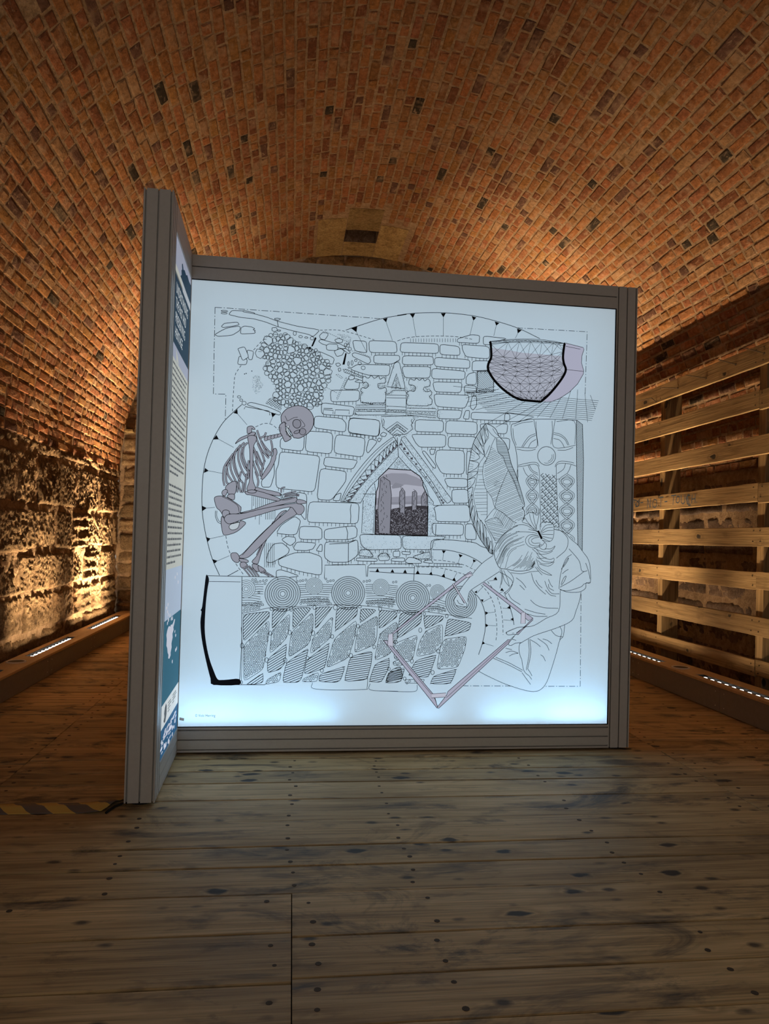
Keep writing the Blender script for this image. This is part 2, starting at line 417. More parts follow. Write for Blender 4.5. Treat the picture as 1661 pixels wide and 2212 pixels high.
# rubble stone walls: height field helper
def fbm(p, o=4): return noise.fractal(p, 0.9, 2.0, o, noise_basis='PERLIN_ORIGINAL')
def rubble(name, map3, u0, u1, v0, v1, seed, style, mat, parent, res, proud):
    r = random.Random(seed); off = Vector((r.uniform(0, 99), r.uniform(0, 99), r.uniform(0, 99)))
    nu = max(4, int((u1-u0)/res)); nv = max(4, int((v1-v0)/res)); V = []; F = []
    ja = [r.uniform(-.012, .012) for _ in range(8)]; tiltu = r.uniform(-.025, .025); tiltv = r.uniform(-.03, .02); ang = r.uniform(.5, 1.2)
    for j in range(nv+1):
        for i in range(nu+1):
            a, b = i/nu, j/nv
            u = u0+(u1-u0)*a+(ja[0]*(1-b)+ja[1]*b)*(1-a)+(ja[2]*(1-b)+ja[3]*b)*a
            v = v0+(v1-v0)*b+(ja[4]*(1-a)+ja[5]*a)*(1-b)+(ja[6]*(1-a)+ja[7]*a)*b
            P = Vector((u*1.0, v*1.0, 0))+off
            ed = min(a*(u1-u0), (1-a)*(u1-u0), b*(v1-v0), (1-b)*(v1-v0)); wob = 0.5+0.9*abs(fbm(P*14, 3))
            edge = min(1.0, ed/(0.035*wob+0.008)); edge = 1-(1-edge)**2
            h = proud+(a-.5)*tiltu+(b-.5)*tiltv+0.012*fbm(P*5, 4)+0.0085*fbm(P*40, 4)
            if style == 0:      # pitted, weathered
                d = noise.voronoi(P*30)[0][0]; h -= 0.011*max(0, 0.5-d)*2*(0.35+1.2*abs(fbm(P*4, 2)))
            elif style == 1:    # bedded layers
                h += 0.008*math.sin((v+0.02*fbm(P*6, 3))*62)+0.010*fbm(Vector((u*5, v*34, 3))+off, 4)
            elif style == 2:    # smooth with slanting tool marks
                q = Vector((u*math.cos(ang)+v*math.sin(ang), (-u*math.sin(ang)+v*math.cos(ang))*.25, 0)); h += 0.012*fbm(q*26+off, 3)
            else:               # very broken
                h += 0.024*noise.ridged_multi_fractal(P*8, 0.8, 2.1, 4, 1.0, 2.0)*.5-.016
            h = max(h, -0.02); h = h*edge-0.028*(1-edge)
            V.append(map3(u, v, h))
    for j in range(nv):
        for i in range(nu): F.append((j*(nu+1)+i, j*(nu+1)+i+1, (j+1)*(nu+1)+i+1, (j+1)*(nu+1)+i))
    return mesh(name, V, F, mat, parent, smooth=True)
def bed(name, map3, u0, u1, v0, v1, res, seed, mat, amp=0.022, base=0.0, parent=None, keep=None):
    off = Vector((seed, seed*2.3, 5)); nu = int((u1-u0)/res); nv = int((v1-v0)/res); V = []; F = []
    for j in range(nv+1):
        for i in range(nu+1):
            u = u0+(u1-u0)*i/nu; v = v0+(v1-v0)*j/nv; P = Vector((u, v, 0))+off
            h = base+amp*fbm(P*9, 4)+amp*.8*fbm(P*30, 3)
            V.append(map3(u, v, h))
    for j in range(nv):
        for i in range(nu):
            if keep is None or keep(u0+(u1-u0)*(i+.5)/nu, v0+(v1-v0)*(j+.5)/nv): F.append((j*(nu+1)+i, j*(nu+1)+i+1, (j+1)*(nu+1)+i+1, (j+1)*(nu+1)+i))
    return mesh(name, V, F, mat, parent, smooth=True)
mapL = lambda u, v, h: (XL+h, u, v)           # left wall faces +x
mapR = lambda u, v, h: (XR-h, u, v)
mapE = lambda u, v, h: (u, YE-h, v)
wl = tag(bed('wall_left', mapL, 3.6, YE, 0, 1.84, 0.03, 3, M['mortar'], 0.018, -0.012), 'rough rubble stone side wall with broken pale mortar', kind='structure')
rw = random.Random(21)
rows = [(0.02, 0.27), (0.285, 0.58), (0.60, 0.915), (0.94, 1.285), (1.31, 1.715), (1.735, 1.83)]
for ri, (z0, z1) in enumerate(rows):
    y = 3.75+rw.uniform(-.3, 0)
    while y < YE-0.05:
        L = rw.uniform(0.36, 0.72) if ri < 5 else rw.uniform(.18, .4)
        y1 = min(y+L, YE-0.02)
        if y1-y > 0.12:
            st = rw.choices((0, 1, 2, 3), (4, 2, 4, 2))[0] if ri < 5 else 3
            rubble('stone', mapL, y, y1-0.016, z0+rw.uniform(-.012, .012), z1+rw.uniform(-.012, .012), rw.randint(0, 9999), st, M['stone'], wl, 0.0095 if y1 > 4.9 else .03, rw.uniform(0, .016))
        y = y1
wr = tag(bed('wall_right', mapR, 3.0, YE, 0, 1.84, 0.06, 8, M['mortar'], 0.012, -0.008), 'side wall of large dark stone blocks under brick courses', kind='structure')
for ri, (z0, z1) in enumerate([(0.02, 0.30), (0.32, 0.66), (0.68, 1.02), (1.04, 1.36), (1.38, 1.66)]):
    y = 3.1+rw.uniform(-.3, 0)
    while y < YE-0.05:
        y1 = min(y+rw.uniform(0.5, 0.95), YE-0.02)
        if y1-y > 0.15: rubble('stone', mapR, y, y1-0.02, z0, z1, rw.randint(0, 9999), rw.choice((0, 2, 2)), M['stone_r'], wr, 0.022, rw.uniform(-.01, .012))
        y = y1
field('brickwork', 'wall_right', wr)
inside = lambda u, v: XL-.02 < u < XR+.02 and (v < VZ or (u-VX)**2+(v-VZ)**2 < (VR+.03)**2)
we = tag(bed('wall_end', mapE, XL-.02, XR+.02, 0, 4.75, 0.05, 14, M['mortar'], 0.03, -0.02), 'rough stone end wall closing the vault', kind='structure')
z = 0.02
while z < 4.6:
    hgt = rw.uniform(.11, .24); u = XL+rw.uniform(-.1, .05)
    while u < XR:
        L = rw.uniform(.16, .4); uu = max(u, XL)
        vis = (uu < -1.55) or (z+hgt > 4.05)
        if inside(uu+L*.5, z+hgt*.4) and u+L < XR+.05:
            rubble('stone', mapE, uu, uu+L-.02, z, z+hgt-.02, rw.randint(0, 9999), rw.choice((1, 3, 3, 3)), M['stone'], we, 0.02 if vis else .07, rw.uniform(0.0, .03))
        u += L
    z += hgt
# a small yellowish ledge stone at the foot of the vault in the corner
mb = MB().box(-2.0, -1.90, YE-.13, YE-.02, 2.285, 2.32, .006); mb.v = [(a, b, c+(.03*(a+1.90) if c > 2.30 else 0)) for a, b, c in mb.v]
tag(mb.build('ledge_stone', M['dress'], we), 'small yellowish ledge stone')
# back closure of the room behind the camera (plain continuation of walls)
for nm, xx in (('wall_left_rear', XL), ('wall_right_rear', XR)):
    y1 = 3.62 if xx == XL else 3.02
    tag(mesh(nm, [(xx, YB, 0), (xx, y1, 0), (xx, y1, VZ), (xx, YB, VZ)], [(0, 1, 2, 3)] if xx == XR else [(3, 2, 1, 0)], M['mortar']), kind='structure')

# floor: sub-floor and individual boards
fl = tag(MB().box(XL-.05, XR+.05, YB, YE, -0.07, -0.045).build('floor', M['soil']), 'worn timber floor of wide old pine boards', kind='structure')
SEAM = [1.10, 1.30, 1.49]
seams_mid = [0.9, 1.10, 1.285, 1.475, 1.69, 1.884, 2.073, 2.328, 2.519, 2.685, 2.918, 3.155, 3.367, 3.54, 3.74]
seams_mid = [-0.3+0.2*i for i in range(6)]+seams_mid[1:]
while seams_mid[-1] < YE-0.15: seams_mid.append(seams_mid[-1]+rw.uniform(.17, .23))
seams_mid[-1] = YE-.005
seams_mid_l = [s for s in seams_mid if s >= 2.32 or s < 0.9]
seams_mid_l = sorted(seams_mid_l+[1.09, 1.33, 1.575, 1.865, 2.1])
def board(x0, x1, y0, y1, nails, seed):
    r = random.Random(seed); m = MB(); n = max(2, int((x1-x0)/0.09)); g = 0.0026; off = Vector((seed*3.1, seed*1.7, 0)); dz = r.uniform(-.0018, .0018); tl = r.uniform(-.004, .004)
    for i in range(n+1):
        x = x0+0.0015+(x1-x0-0.003)*i/n
        wa = 0.0022*fbm(Vector((x*2.2, 0, 0))+off, 3)+0.0012*fbm(Vector((x*14, 3, 0))+off, 2); wb = 0.0022*fbm(Vector((x*2.2, 9, 0))+off, 3)+0.0012*fbm(Vector((x*14, 13, 0))+off, 2)
        ya, yb = y0+g+wa, y1-g+wb; e = 0.0022+0.002*abs(fbm(Vector((x*9, 5, 0))+off, 2))
        for (y, zz) in ((ya, -0.03), (ya, -0.0030), (ya+e, -0.0006), ((ya*2+yb)/3, 0.0005), ((ya+2*yb)/3, 0.0005), (yb-e, -0.0006), (yb, -0.0030), (yb, -0.03)):
            m.v.append((x, y, zz+dz+tl*(y-y0)/(y1-y0)+0.0006*fbm(Vector((x*6, y*12, 1))+off, 2)))
    for i in range(n):
        for k in range(7): m.f.append((i*8+k, (i+1)*8+k, (i+1)*8+k+1, i*8+k+1))
    m.f.append(tuple(range(8))); m.f.append(tuple(n*8+k for k in range(7, -1, -1)))
    o = m.build('board', M['board'], fl, smooth=False)
    for nx in nails:
        if not (x0+.02 < nx < x1-.02): continue
        for q in (0.25, 0.74):
            if r.random() < 0.12: continue
            px, py = nx+r.uniform(-.018, .018), y0+(y1-y0)*(q+r.uniform(-.07, .07))
            t = link('nail', NAILM, None, o, (px, py, dz+tl*(py-y0)/(y1-y0)+.0008)); t.scale = (r.uniform(.8, 1.25),)*2+(1,)
    return o
NAILM = bpy.data.meshes.new('nail')
nm_ = MB().disc((0, 0, -.002), 0.0075, 9, 0.0022); NAILM.from_pydata(nm_.v, [], nm_.f); NAILM.materials.append(M['iron'])
sd = 0
for a, b in zip(seams_mid_l, seams_mid_l[1:]):
    sd += 1
    vis = b > 1.2
    if b < 2.33: board(-1.215, 0.03, a, b, [-0.78, -0.03] if vis else [], sd)
for a, b in zip(seams_mid, seams_mid[1:]):
    sd += 1; vis = 1.2 < b < 3.9; nl = [-1.16, -0.55, 0.03, 0.43, 1.18, 1.94] if vis else ([-1.16, -.75] if b < 6.5 and b > 1 else [])
    if b < 2.33: board(0.03, 2.0, a, b, [0.09]+nl[3:], sd)
    else: board(-1.215, 2.0, a, b, nl, sd)
for x0, x1, ph, nl in ((XL-.02, -1.215, 0.07, [-1.27]), (2.0, XR+.02, 0.11, [2.06, 2.6])):
    y = -0.4+ph
    while y < YE-0.1:
        y1 = min(y+rw.uniform(.165, .235), YE); sd += 1
        board(x0, x1, y, y1, nl if 2.5 < y < 8 else [], sd); y = y1
board_rear = MB().box(XL, XR, YB, -0.33, -.03, 0)
board_rear.build('board', M['board'], fl)

# ------------------------------------------------------------------ light troughs along both walls
def trough(name, x_front, x_back, ztop, y0, y1, side, slots, grilles, label):
    root = empty(name, ((x_front+x_back)/2, (y0+y1)/2, 0)); tag(root, label, 'light trough', 'light troughs along the walls')
    inv = Vector((-(x_front+x_back)/2, -(y0+y1)/2, 0))
    def part(nm, mb, mat): o = mb.build(nm, mat, root); o.location = inv; return o
    s = 1 if side == 'left' else -1            # +1: front face looks to +x
    joints = [y0]+[y for y in np.arange(y0+1.3, y1-.5, 1.22)]+[y1]
    for a, b in zip(joints, joints[1:]):
        xs = sorted((x_front, x_front-s*.018)); m = MB().box(xs[0], xs[1], a+.0015, b-.0015, 0.004, ztop-.019, .001)
        f = part('front_panel', m, M['trough'])
        for yy in (a+.05, b-.05):
            for zz in (.04, ztop-.05): 
                sc = MB().disc((x_front if s > 0 else x_front-.0025, yy, zz), .004, 7, .0025, 0); c = sc.build('screw', M['alu'], f)
    # top board split round the slots: front strip, back strip and pieces between the slots
    xm = slots['x']; hw = .034
    fx = sorted((x_front+s*.006, xm+s*hw)); bx_ = sorted((xm-s*hw, x_back))
    part('top_board', MB().box(fx[0], fx[1], y0, y1, ztop-.018, ztop, .002), M['top'])
    part('top_board', MB().box(bx_[0], bx_[1], y0, y1, ztop-.018, ztop, .002), M['top'])
    ed = [y0]+[q for a, b in slots['y'] for q in (a-.03, b+.03)]+[y1]
    for a, b in zip(ed[::2], ed[1::2]):
        if b > a: part('top_board', MB().box(xm-hw, xm+hw, a, b, ztop-.018, ztop), M['top'])
    bx2 = sorted((x_back, x_back+s*.015)); part('back_panel', MB().box(bx2[0], bx2[1], y0, y1, .004, ztop-.018), M['trough'])
    for gy in grilles:
        g = MB().disc((xm, gy, ztop), .062, 28, .004); o = part('speaker_grille', g, M['iron'])
        rg = MB()
        for k in range(28):
            a0, a1 = 2*math.pi*k/28, 2*math.pi*(k+1)/28; n = len(rg.v)
            for w in (a0, a1):
                for rr, zz in ((.055, .004), (.058, .0075), (.066, .0075), (.069, 0)): rg.v.append((xm+rr*math.cos(w), gy+rr*math.sin(w), ztop+zz))
            rg.f += [(n+i, n+4+i, n+5+i, n+i+1) for i in range(3)]
        rim = rg.build('rim', M['alu'], o)
    return root
def led_bar(x, ya, yb, ztop, tilt, label, lit=1.0):
    root = empty('led_bar', (x, (ya+yb)/2, ztop)); tag(root, label, 'led light', 'led bars sunk into the wall troughs')
    L = yb-ya; h = MB()
    h.box(-.033, .033, -L/2-.02, L/2+.02, -.05, -.016)
    for a in (-1, 1): h.box(min(a*.033, a*.028), max(a*.033, a*.028), -L/2-.02, L/2+.02, -.016, -.002)
    for a in (-1, 1): h.box(-.028, .028, min(a*(L/2+.02), a*(L/2+.012)), max(a*(L/2+.02), a*(L/2+.012)), -.016, -.002)
    h.build('housing', M['dark'], root)
    n = 12
    for k in range(n):
        y = -L/2+L*(k+.5)/n; d = []
        for lv, (rr, zz) in enumerate(((.0165, -.017), (.0165, -.012), (.012, -.010))):
            for q in range(10): d.append((rr*math.cos(q*math.pi/5), y+rr*1.0*math.sin(q*math.pi/5), zz))
        f = [(lv*10+q, lv*10+(q+1) % 10, lv*10+10+(q+1) % 10, lv*10+10+q) for lv in (0, 1) for q in range(10)]+[tuple(range(20, 30))]
        mesh('lens', d, f, M['led'], root)
    for nm, share, spr in (('led_beam', .62, BAR_SPREAD), ('led_spill', .38, 150)):     # lens beam and its wide spill
        ld = bpy.data.lights.new(nm, 'AREA'); ld.shape = 'RECTANGLE'; ld.size = .03; ld.size_y = L; ld.energy = BAR_W*lit*share; ld.color = BAR_COL
        ld.spread = math.radians(spr)
        lo = bpy.data.objects.new(nm, ld); COL.objects.link(lo); lo.parent = root; lo.location = (0, 0, -.0005); lo.rotation_euler = (0, math.pi+tilt, 0)
    return root
BAR_SPREAD = 56
LT, RT = -0.10, 0.09
LB = [(4.15, 5.175), (5.785, 6.805), (7.43, 8.565)]
trough('light_trough', -1.79, -1.985, .17, -0.3, YE-.03, 'left', {'x': -1.90, 'y': LB}, [5.5], 'grey fronted wooden light trough along the rough stone wall left of the panels')
for i, (a, b) in enumerate(LB): led_bar(-1.90, a, b, .17, LT,
    ['led bar at the left picture edge with one glowing lens in view',
     'led bar with twelve glowing dots below the stone wall', 'farthest led bar in the left trough, seen as one white streak'][i], (.42, 1.0, 4.2)[i])
RBAR = [(4.0, 5.03), (5.62, 6.65), (7.3, 8.3)]
trough('light_trough', 2.87, 3.10, .185, -0.3, YE-.03, 'right', {'x': 2.955, 'y': RBAR}, [5.32], 'dark grey light trough in front of the slatted timber fence')
for i, (a, b) in enumerate(RBAR): led_bar(2.955, a, b, .185, RT,
    ['led bar at the right picture edge below the slatted fence',
     'led bar in the right trough just beside the big lightbox', 'led bar in the right trough hidden behind the big lightbox'][i], (.45, .9, 3.8)[i])

# ------------------------------------------------------------------ slatted timber fence on the right
fence = empty('slat_fence', (3.255, 5.2, 0)); tag(fence, 'fence of eight horizontal pine slats on posts before the right wall', 'fence')
FO = Vector((-3.255, -5.2, 0))
def fpart(nm, mb, mat, parent=fence, smooth=False):
    o = mb.build(nm, mat, parent, smooth)
    if parent is fence: o.location = FO
    return o
for py in (7.65, 6.25, 4.835, 3.42): fpart('post', MB().box(3.261, 3.415, py-.04, py+.04, 0.0, 2.49, .003), M['post'])
SL = [(0.209, 0.325), (0.496, 0.63), (0.815, 0.941), (1.125, 1.26), (1.437, 1.569), (1.754, 1.891), (2.092, 2.225), (2.398, 2.545)]
fr = random.Random(3); slats = []
def slat(y0, y1, z0, z1, seed):
    r = random.Random(seed); m = MB(); n = max(4, int((y1-y0)/.08)); off = Vector((seed*2.7, 1, 4)); bow = r.uniform(-.012, .012); th = .024; e = .0025; sh = r.uniform(-.004, .004)
    for i in range(n+1):
        t = i/n; y = y0+(y1-y0)*t; w = bow*math.sin(t*math.pi)
        za = z0+w+.003*fbm(Vector((y*5, 0, 0))+off, 3); zb = z1+w+.003*fbm(Vector((y*5, 7, 0))+off, 3); x = 3.235+sh
        for (xx, zz) in ((x, za+e), (x, zb-e), (x+e, zb), (x+th, zb), (x+th, za), (x+e, za)): m.v.append((xx, y, zz))
    for i in range(n):
        for k in range(6): l = (k+1) % 6; m.f.append((i*6+k, i*6+l, i*6+6+l, i*6+6+k))
    m.f.append(tuple(range(6))[::-1]); m.f.append(tuple(n*6+k for k in range(6)))
    return fpart('slat', m, M['slat'])
joint_rows = {0: .012, 2: .006, 4: -.012, 6: -.01, 7: 0}
for i, (a, b) in enumerate(SL):
    if i in joint_rows and i != 7:
        s1 = slat(4.84, 8.3, a, b, 10+i); s2 = slat(2.6, 4.833, a+joint_rows[i], b+joint_rows[i]*.5, 40+i)
        slats.append(s1)
    else: slats.append(slat(2.6, 8.3, a, b, 10+i))
    for py in (6.25, 4.875, 4.795, 3.42):
        for zz in (a+.03, b-.03):
            k = MB().disc((3.2315, py+fr.uniform(-.01, .01), zz), .005, 7, .004, 0); k.build('nail', M['iron'], slats[-1])
# long bent nails left standing in the top slat
for pts in [[(4.928, 2.542), (4.788, 2.47)], [(5.239, 2.529), (5.123, 2.47)], [(5.708, 2.514), (5.518, 2.449)], [(6.138, 2.495), (5.957, 2.459)], [(6.548, 2.453), (6.355, 2.446), (6.334, 2.409)]]:
    P = [(3.235-.07*(1-i/(len(pts)-1)), y, z) for i, (y, z) in enumerate(pts)]
    t = MB().tube(P, .0035, 6); t.disc((P[-1][0]-.004, P[-1][1], P[-1][2]), .009, 8, .004, 0)
    t.build('bent_nail', M['iron'], slats[7])

# ------------------------------------------------------------------ lightbox and text panel
JX, JY, TH, TH2, GAP, HP, TK, WL = -0.5385, 3.8045, 0.0092, 0.0230, 0.012, 2.5, 0.119, 0.70
WM = 2.374
FU0, FU1, FZ0, FZ1 = 0.0, 2.25, 0.140, 2.386
def prof(w, d, slots, both=True):
    # rectangle w (first axis) x d (second axis, 0 = front) with narrow slots in the front and back faces
    g, dp = .0068, .016; P = []
    for c in slots: P += [(c-g/2, 0), (c-g/2, dp), (c+g/2, dp), (c+g/2, 0)]
    P = [(0, 0)]+P+[(w, 0), (w, d)]
    if both:
        for c in slots[::-1]: P += [(c+g/2, d), (c+g/2, d-dp), (c-g/2, d-dp), (c-g/2, d)]
    return P+[(0, d)]
def post_mesh(w, d, z0, z1, slots, axis_u=0):
    # vertical post in local coords: u = x 0..w, depth = y 0..d
    m = MB(); P = prof(w, d, slots); m.extrude(P, 2, z0, z1); return m     # axis 2: (x, y)
def rail_mesh(u0, u1, h, d, z0, slots):
    m = MB(); P = prof(h, d, slots)                                          # profile: first = z, second = y
    o = len(m.v); n = len(P)
    for t in (u0, u1):
        for a, b in P: m.v.append((t, b, z0+a))
    for i in range(n): j = (i+1) % n; m.f.append((i, n+i, n+j, j))
    m.f.append(tuple(range(n))); m.f.append(tuple(n+i for i in range(n-1, -1, -1)))
    return m
main = empty('lightbox', (JX, JY, 0), TH)
tag(main, 'large square backlit lightbox printed with an archaeological line drawing', 'lightbox')
z0, z1 = GAP, GAP+HP; SLOTP = (.0095, .060, .110)
post_mesh(TK, TK, z0, z1, SLOTP).build('frame_post', M['alu'], main, loc=(2.255, 0, 0))
post_mesh(TK, TK, z0, z1, SLOTP).build('frame_post', M['alu'], main, loc=(-TK, 0, 0))
rail_mesh(0, 2.255, .122, TK, z1-.122, (.062,)).build('top_rail', M['alu'], main)
rail_mesh(0, 2.255, .124, TK, z0, (.0125, .062, .110)).build('bottom_rail', M['alu'], main)
MB().box(0, 2.255, TK-.012, TK-.006, z0+.12, z1-.12).build('back_panel', M['white_in'], main)
for fx in (-.06, 2.31): MB().disc((fx, .06, 0), .045, 20, GAP-.001).build('foot', M['dark'], main)
# thin rubber gasket round the fabric
for a in ((0, FU1+.004, FZ0-.006, FZ0), (0, FU1+.004, FZ1, FZ1+.004), (FU1, FU1+.005, FZ0, FZ1)):
    MB().box(a[0], a[1], .001, .012, a[2], a[3]).build('gasket', M['dark'], main)
# printed fabric: gently wavy along its edges
FY = .006
def fabric_w(u, v):
    w = .0004*fbm(Vector((u*1.5, v*1.5, 0)), 2)
    for (cv, c, amp) in ((u, (FZ0+.9-.0), .0016),): pass
    e = math.exp(-u/.05)*math.exp(-((v-1.0)/.35)**2)+.8*math.exp(-(FU1-u)/.07)*math.exp(-((v-.75)/.3)**2)
    return w+e*.0022*math.sin(v*95+2*fbm(Vector((0, v*6, 0)), 2))
nu, nv = 40, 110; V = []; F = []
for j in range(nv+1):
    for i in range(nu+1):
        u = FU0+(FU1-FU0)*i/nu; v = FZ0+(FZ1-FZ0)*j/nv; V.append((u, FY+fabric_w(u, v), v))
for j in range(nv):
    for i in range(nu): a = j*(nu+1)+i; F.append((a, a+1, a+nu+2, a+nu+1))
t = NT('backlit_fabric'); e = t.n('ShaderNodeEmission'); e.inputs[0].default_value = (*FAB_COL, 1); e.inputs[1].default_value = FAB_E
df = t.n('ShaderNodeBsdfDiffuse'); df.inputs[0].default_value = (.75, .77, .78, 1); tr = t.n('ShaderNodeBsdfTranslucent'); tr.inputs[0].default_value = (.62, .82, .95, 1)
mx = t.n('ShaderNodeMixShader'); mx.inputs[0].default_value = .6; t.l(df.outputs[0], mx.inputs[1]); t.l(tr.outputs[0], mx.inputs[2])
ad = t.n('ShaderNodeAddShader'); t.l(mx.outputs[0], ad.inputs[0]); t.l(e.outputs[0], ad.inputs[1]); t.l(ad.outputs[0], t.out.inputs[0])
M['fabric'] = t.m
fabric = mesh('fabric_print', V, F, M['fabric'], main, smooth=True); tag(fabric, 'glowing white fabric with black line drawings')
# lamps inside the box: modules on the bottom rail and two columns at the sides
def inner(nm, loc, size, e, rot):
    ld = bpy.data.lights.new(nm, 'AREA'); ld.shape = 'RECTANGLE'; ld.size, ld.size_y = size; ld.energy = e; ld.color = (.45, .74, 1.0)
    o = bpy.data.objects.new(nm, ld); COL.objects.link(o); o.parent = main; o.location = loc; o.rotation_euler = rot
for ua, ub, k in ((.0, .34, 1.0), (.36, .78, .8), (1.16, 1.36, .45), (1.56, 1.86, .8), (1.9, 2.24, 1.25)):
    inner('led_module', ((ua+ub)/2, .075, FZ0+.012), (ub-ua, .02), BOX_W*k*(ub-ua)/.1, (math.pi, 0, 0))
    MB().box(ua, ub, .06, .09, FZ0-.004, FZ0+.009).build('led_module_case', M['white_in'], main)
t = NT('self_lit_grey_tape'); e = t.n('ShaderNodeEmission'); e.inputs[0].default_value = (.22, .24, .26, 1); e.inputs[1].default_value = .8; t.l(e.outputs[0], t.out.inputs[0]); GREY_TAPE = t.m; GREY_TAPE.cycles.emission_sampling = 'NONE'  # light shining through the tape is put in as its own emission
# small grey tape tab at the fabric's lower left corner
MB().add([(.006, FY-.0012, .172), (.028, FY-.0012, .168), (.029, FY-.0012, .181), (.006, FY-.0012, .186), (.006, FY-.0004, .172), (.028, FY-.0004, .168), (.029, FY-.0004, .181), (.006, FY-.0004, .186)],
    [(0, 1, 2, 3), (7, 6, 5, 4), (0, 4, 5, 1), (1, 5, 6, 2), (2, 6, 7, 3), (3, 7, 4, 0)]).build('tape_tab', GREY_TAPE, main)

# text panel at right angles, coming towards the camera.  local: x = away from its printed face (thickness), y = towards the lightbox
wing = empty('text_panel', (JX, JY, 0), TH2)
tag(wing, 'narrow grey framed display panel with printed text, edge on at left', 'display panel')
# front post
post_mesh(TK, TK, z0, z1, SLOTP).build('frame_post', M['alu'], wing, loc=(-TK, -WL, 0))
# the printed side of both posts and rails, with fine grooves
def side_bar(nm, y0, y1, za, zb, vertical, lines):
    m = MB(); g = .003; dp = .008
    P = [(y0 if vertical else za)]; 
    a, b = (y0, y1) if vertical else (za, zb); pr = [(a, 0)]
    for c in lines: pr += [(c-g/2, 0), (c-g/2, -dp), (c+g/2, -dp), (c+g/2, 0)]
    pr += [(b, 0), (b, -TK), (a, -TK)]; n = len(pr)
    for t_ in ((za, zb) if vertical else (y0, y1)):
        for q, xx in pr: m.v.append((xx, q, t_) if vertical else (xx, t_, q))
    for i in range(n): j = (i+1) % n; m.f.append((i, j, n+j, n+i))
    m.f.append(tuple(range(n))[::-1]); m.f.append(tuple(n+i for i in range(n)))
    return m.build(nm, M['alu'], wing)
rail = side_bar('top_rail', -WL+TK, -.002, z1-.122, z1, False, (z1-.062,))
rail = side_bar('bottom_rail', -WL+TK, -.002, z0, z0+.124, False, (z0+.0125, z0+.062, z0+.110))
for c in (.012, .060, .108): MB().box(-.0006, .0006, -WL+c-.0015, -WL+c+.0015, z0+.002, z1-.002).build('groove', M['dark'], wing)
MB().disc((-.06, -WL+.06, 0), .045, 20, GAP-.001).build('foot', M['dark'], wing)
MB().box(-TK+.006, -TK+.012, -WL+TK, -.002, z0+.12, z1-.12).build('back_panel', M['white_in'], wing)
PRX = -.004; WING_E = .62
sheet = MB().box(PRX-.004, PRX, -WL+TK, -.002, z0+.122, z1-.120).build('print_sheet', plain('off_white_print', (.60, .62, .60), .7, nz=.02), wing)
def wpoly(nm, pts, mat, lv=1):
    # pts: (u = distance from the junction, z)
    x = PRX+.0004*lv; n = len(pts); v = [(x, -u, z) for u, z in pts]+[(x-.0003, -u, z) for u, z in pts]
    f = [tuple(range(n)), tuple(range(2*n-1, n-1, -1))]+[(i, n+i, n+(i+1) % n, (i+1) % n) for i in range(n)]
    o = mesh(nm, v, f, mat, wing); return o
def rectp(u0, u1, za, zb): return [(u1, za), (u0, za), (u0, zb), (u1, zb)]
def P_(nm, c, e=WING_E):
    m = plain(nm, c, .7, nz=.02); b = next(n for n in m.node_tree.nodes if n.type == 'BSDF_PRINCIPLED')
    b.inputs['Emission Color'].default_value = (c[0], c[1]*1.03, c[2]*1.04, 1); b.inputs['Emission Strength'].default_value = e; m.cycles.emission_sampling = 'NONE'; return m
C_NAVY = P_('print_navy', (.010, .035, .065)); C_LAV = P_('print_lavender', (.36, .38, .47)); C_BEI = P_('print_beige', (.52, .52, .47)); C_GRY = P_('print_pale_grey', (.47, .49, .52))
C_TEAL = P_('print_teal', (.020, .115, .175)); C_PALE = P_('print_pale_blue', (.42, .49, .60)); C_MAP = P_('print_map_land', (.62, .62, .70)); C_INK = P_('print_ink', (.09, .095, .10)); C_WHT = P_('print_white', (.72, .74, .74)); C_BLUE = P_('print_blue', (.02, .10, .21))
pu0, pu1 = .004, .578
wpoly('picture', rectp(pu0, pu1, 2.262, 2.386), C_LAV, 1)
wpoly('picture', [(.40, 2.262), (.30, 2.262), (.12, 2.258), (.004, 2.258), (.004, 2.352), (.08, 2.345), (.16, 2.35), (.20, 2.335), (.26, 2.338), (.30, 2.325), (.335, 2.342), (.36, 2.33), (.345, 2.31), (.37, 2.30), (.36, 2.28)], C_NAVY, 2)
wpoly('beige_band', [(pu1, 2.235), (.30, 2.235), (.36, 2.262), (pu1, 2.262)], C_BEI, 2); wpoly('grey_band', [(.30, 2.224), (pu0, 2.224), (pu0, 2.262), (.36, 2.262)], C_GRY, 2)
wpoly('title_block', rectp(.018, .548, 1.926, 2.222), C_NAVY, 2)
wpoly('lavender_band', rectp(pu0, pu1, 1.865, 1.926), C_LAV, 1)
wpoly('lighter_patch', [(.44, 1.868), (.36, 1.868), (.40, 1.895), (.46, 1.918)], C_BEI, 2)
wpoly('text_sheet', rectp(pu0, pu1, .946, 1.865), C_BEI, 1)
wpoly('sky_band', rectp(pu0, pu1, .725, .946), C_PALE, 1)
wpoly('sea_block', rectp(pu0, pu1, .364, .725), C_TEAL, 1)
wpoly('logo_band', rectp(pu0, pu1, .262, .364), C_WHT, 1)
wpoly('foot_picture', rectp(pu0, pu1, .137, .262), C_BLUE, 1)
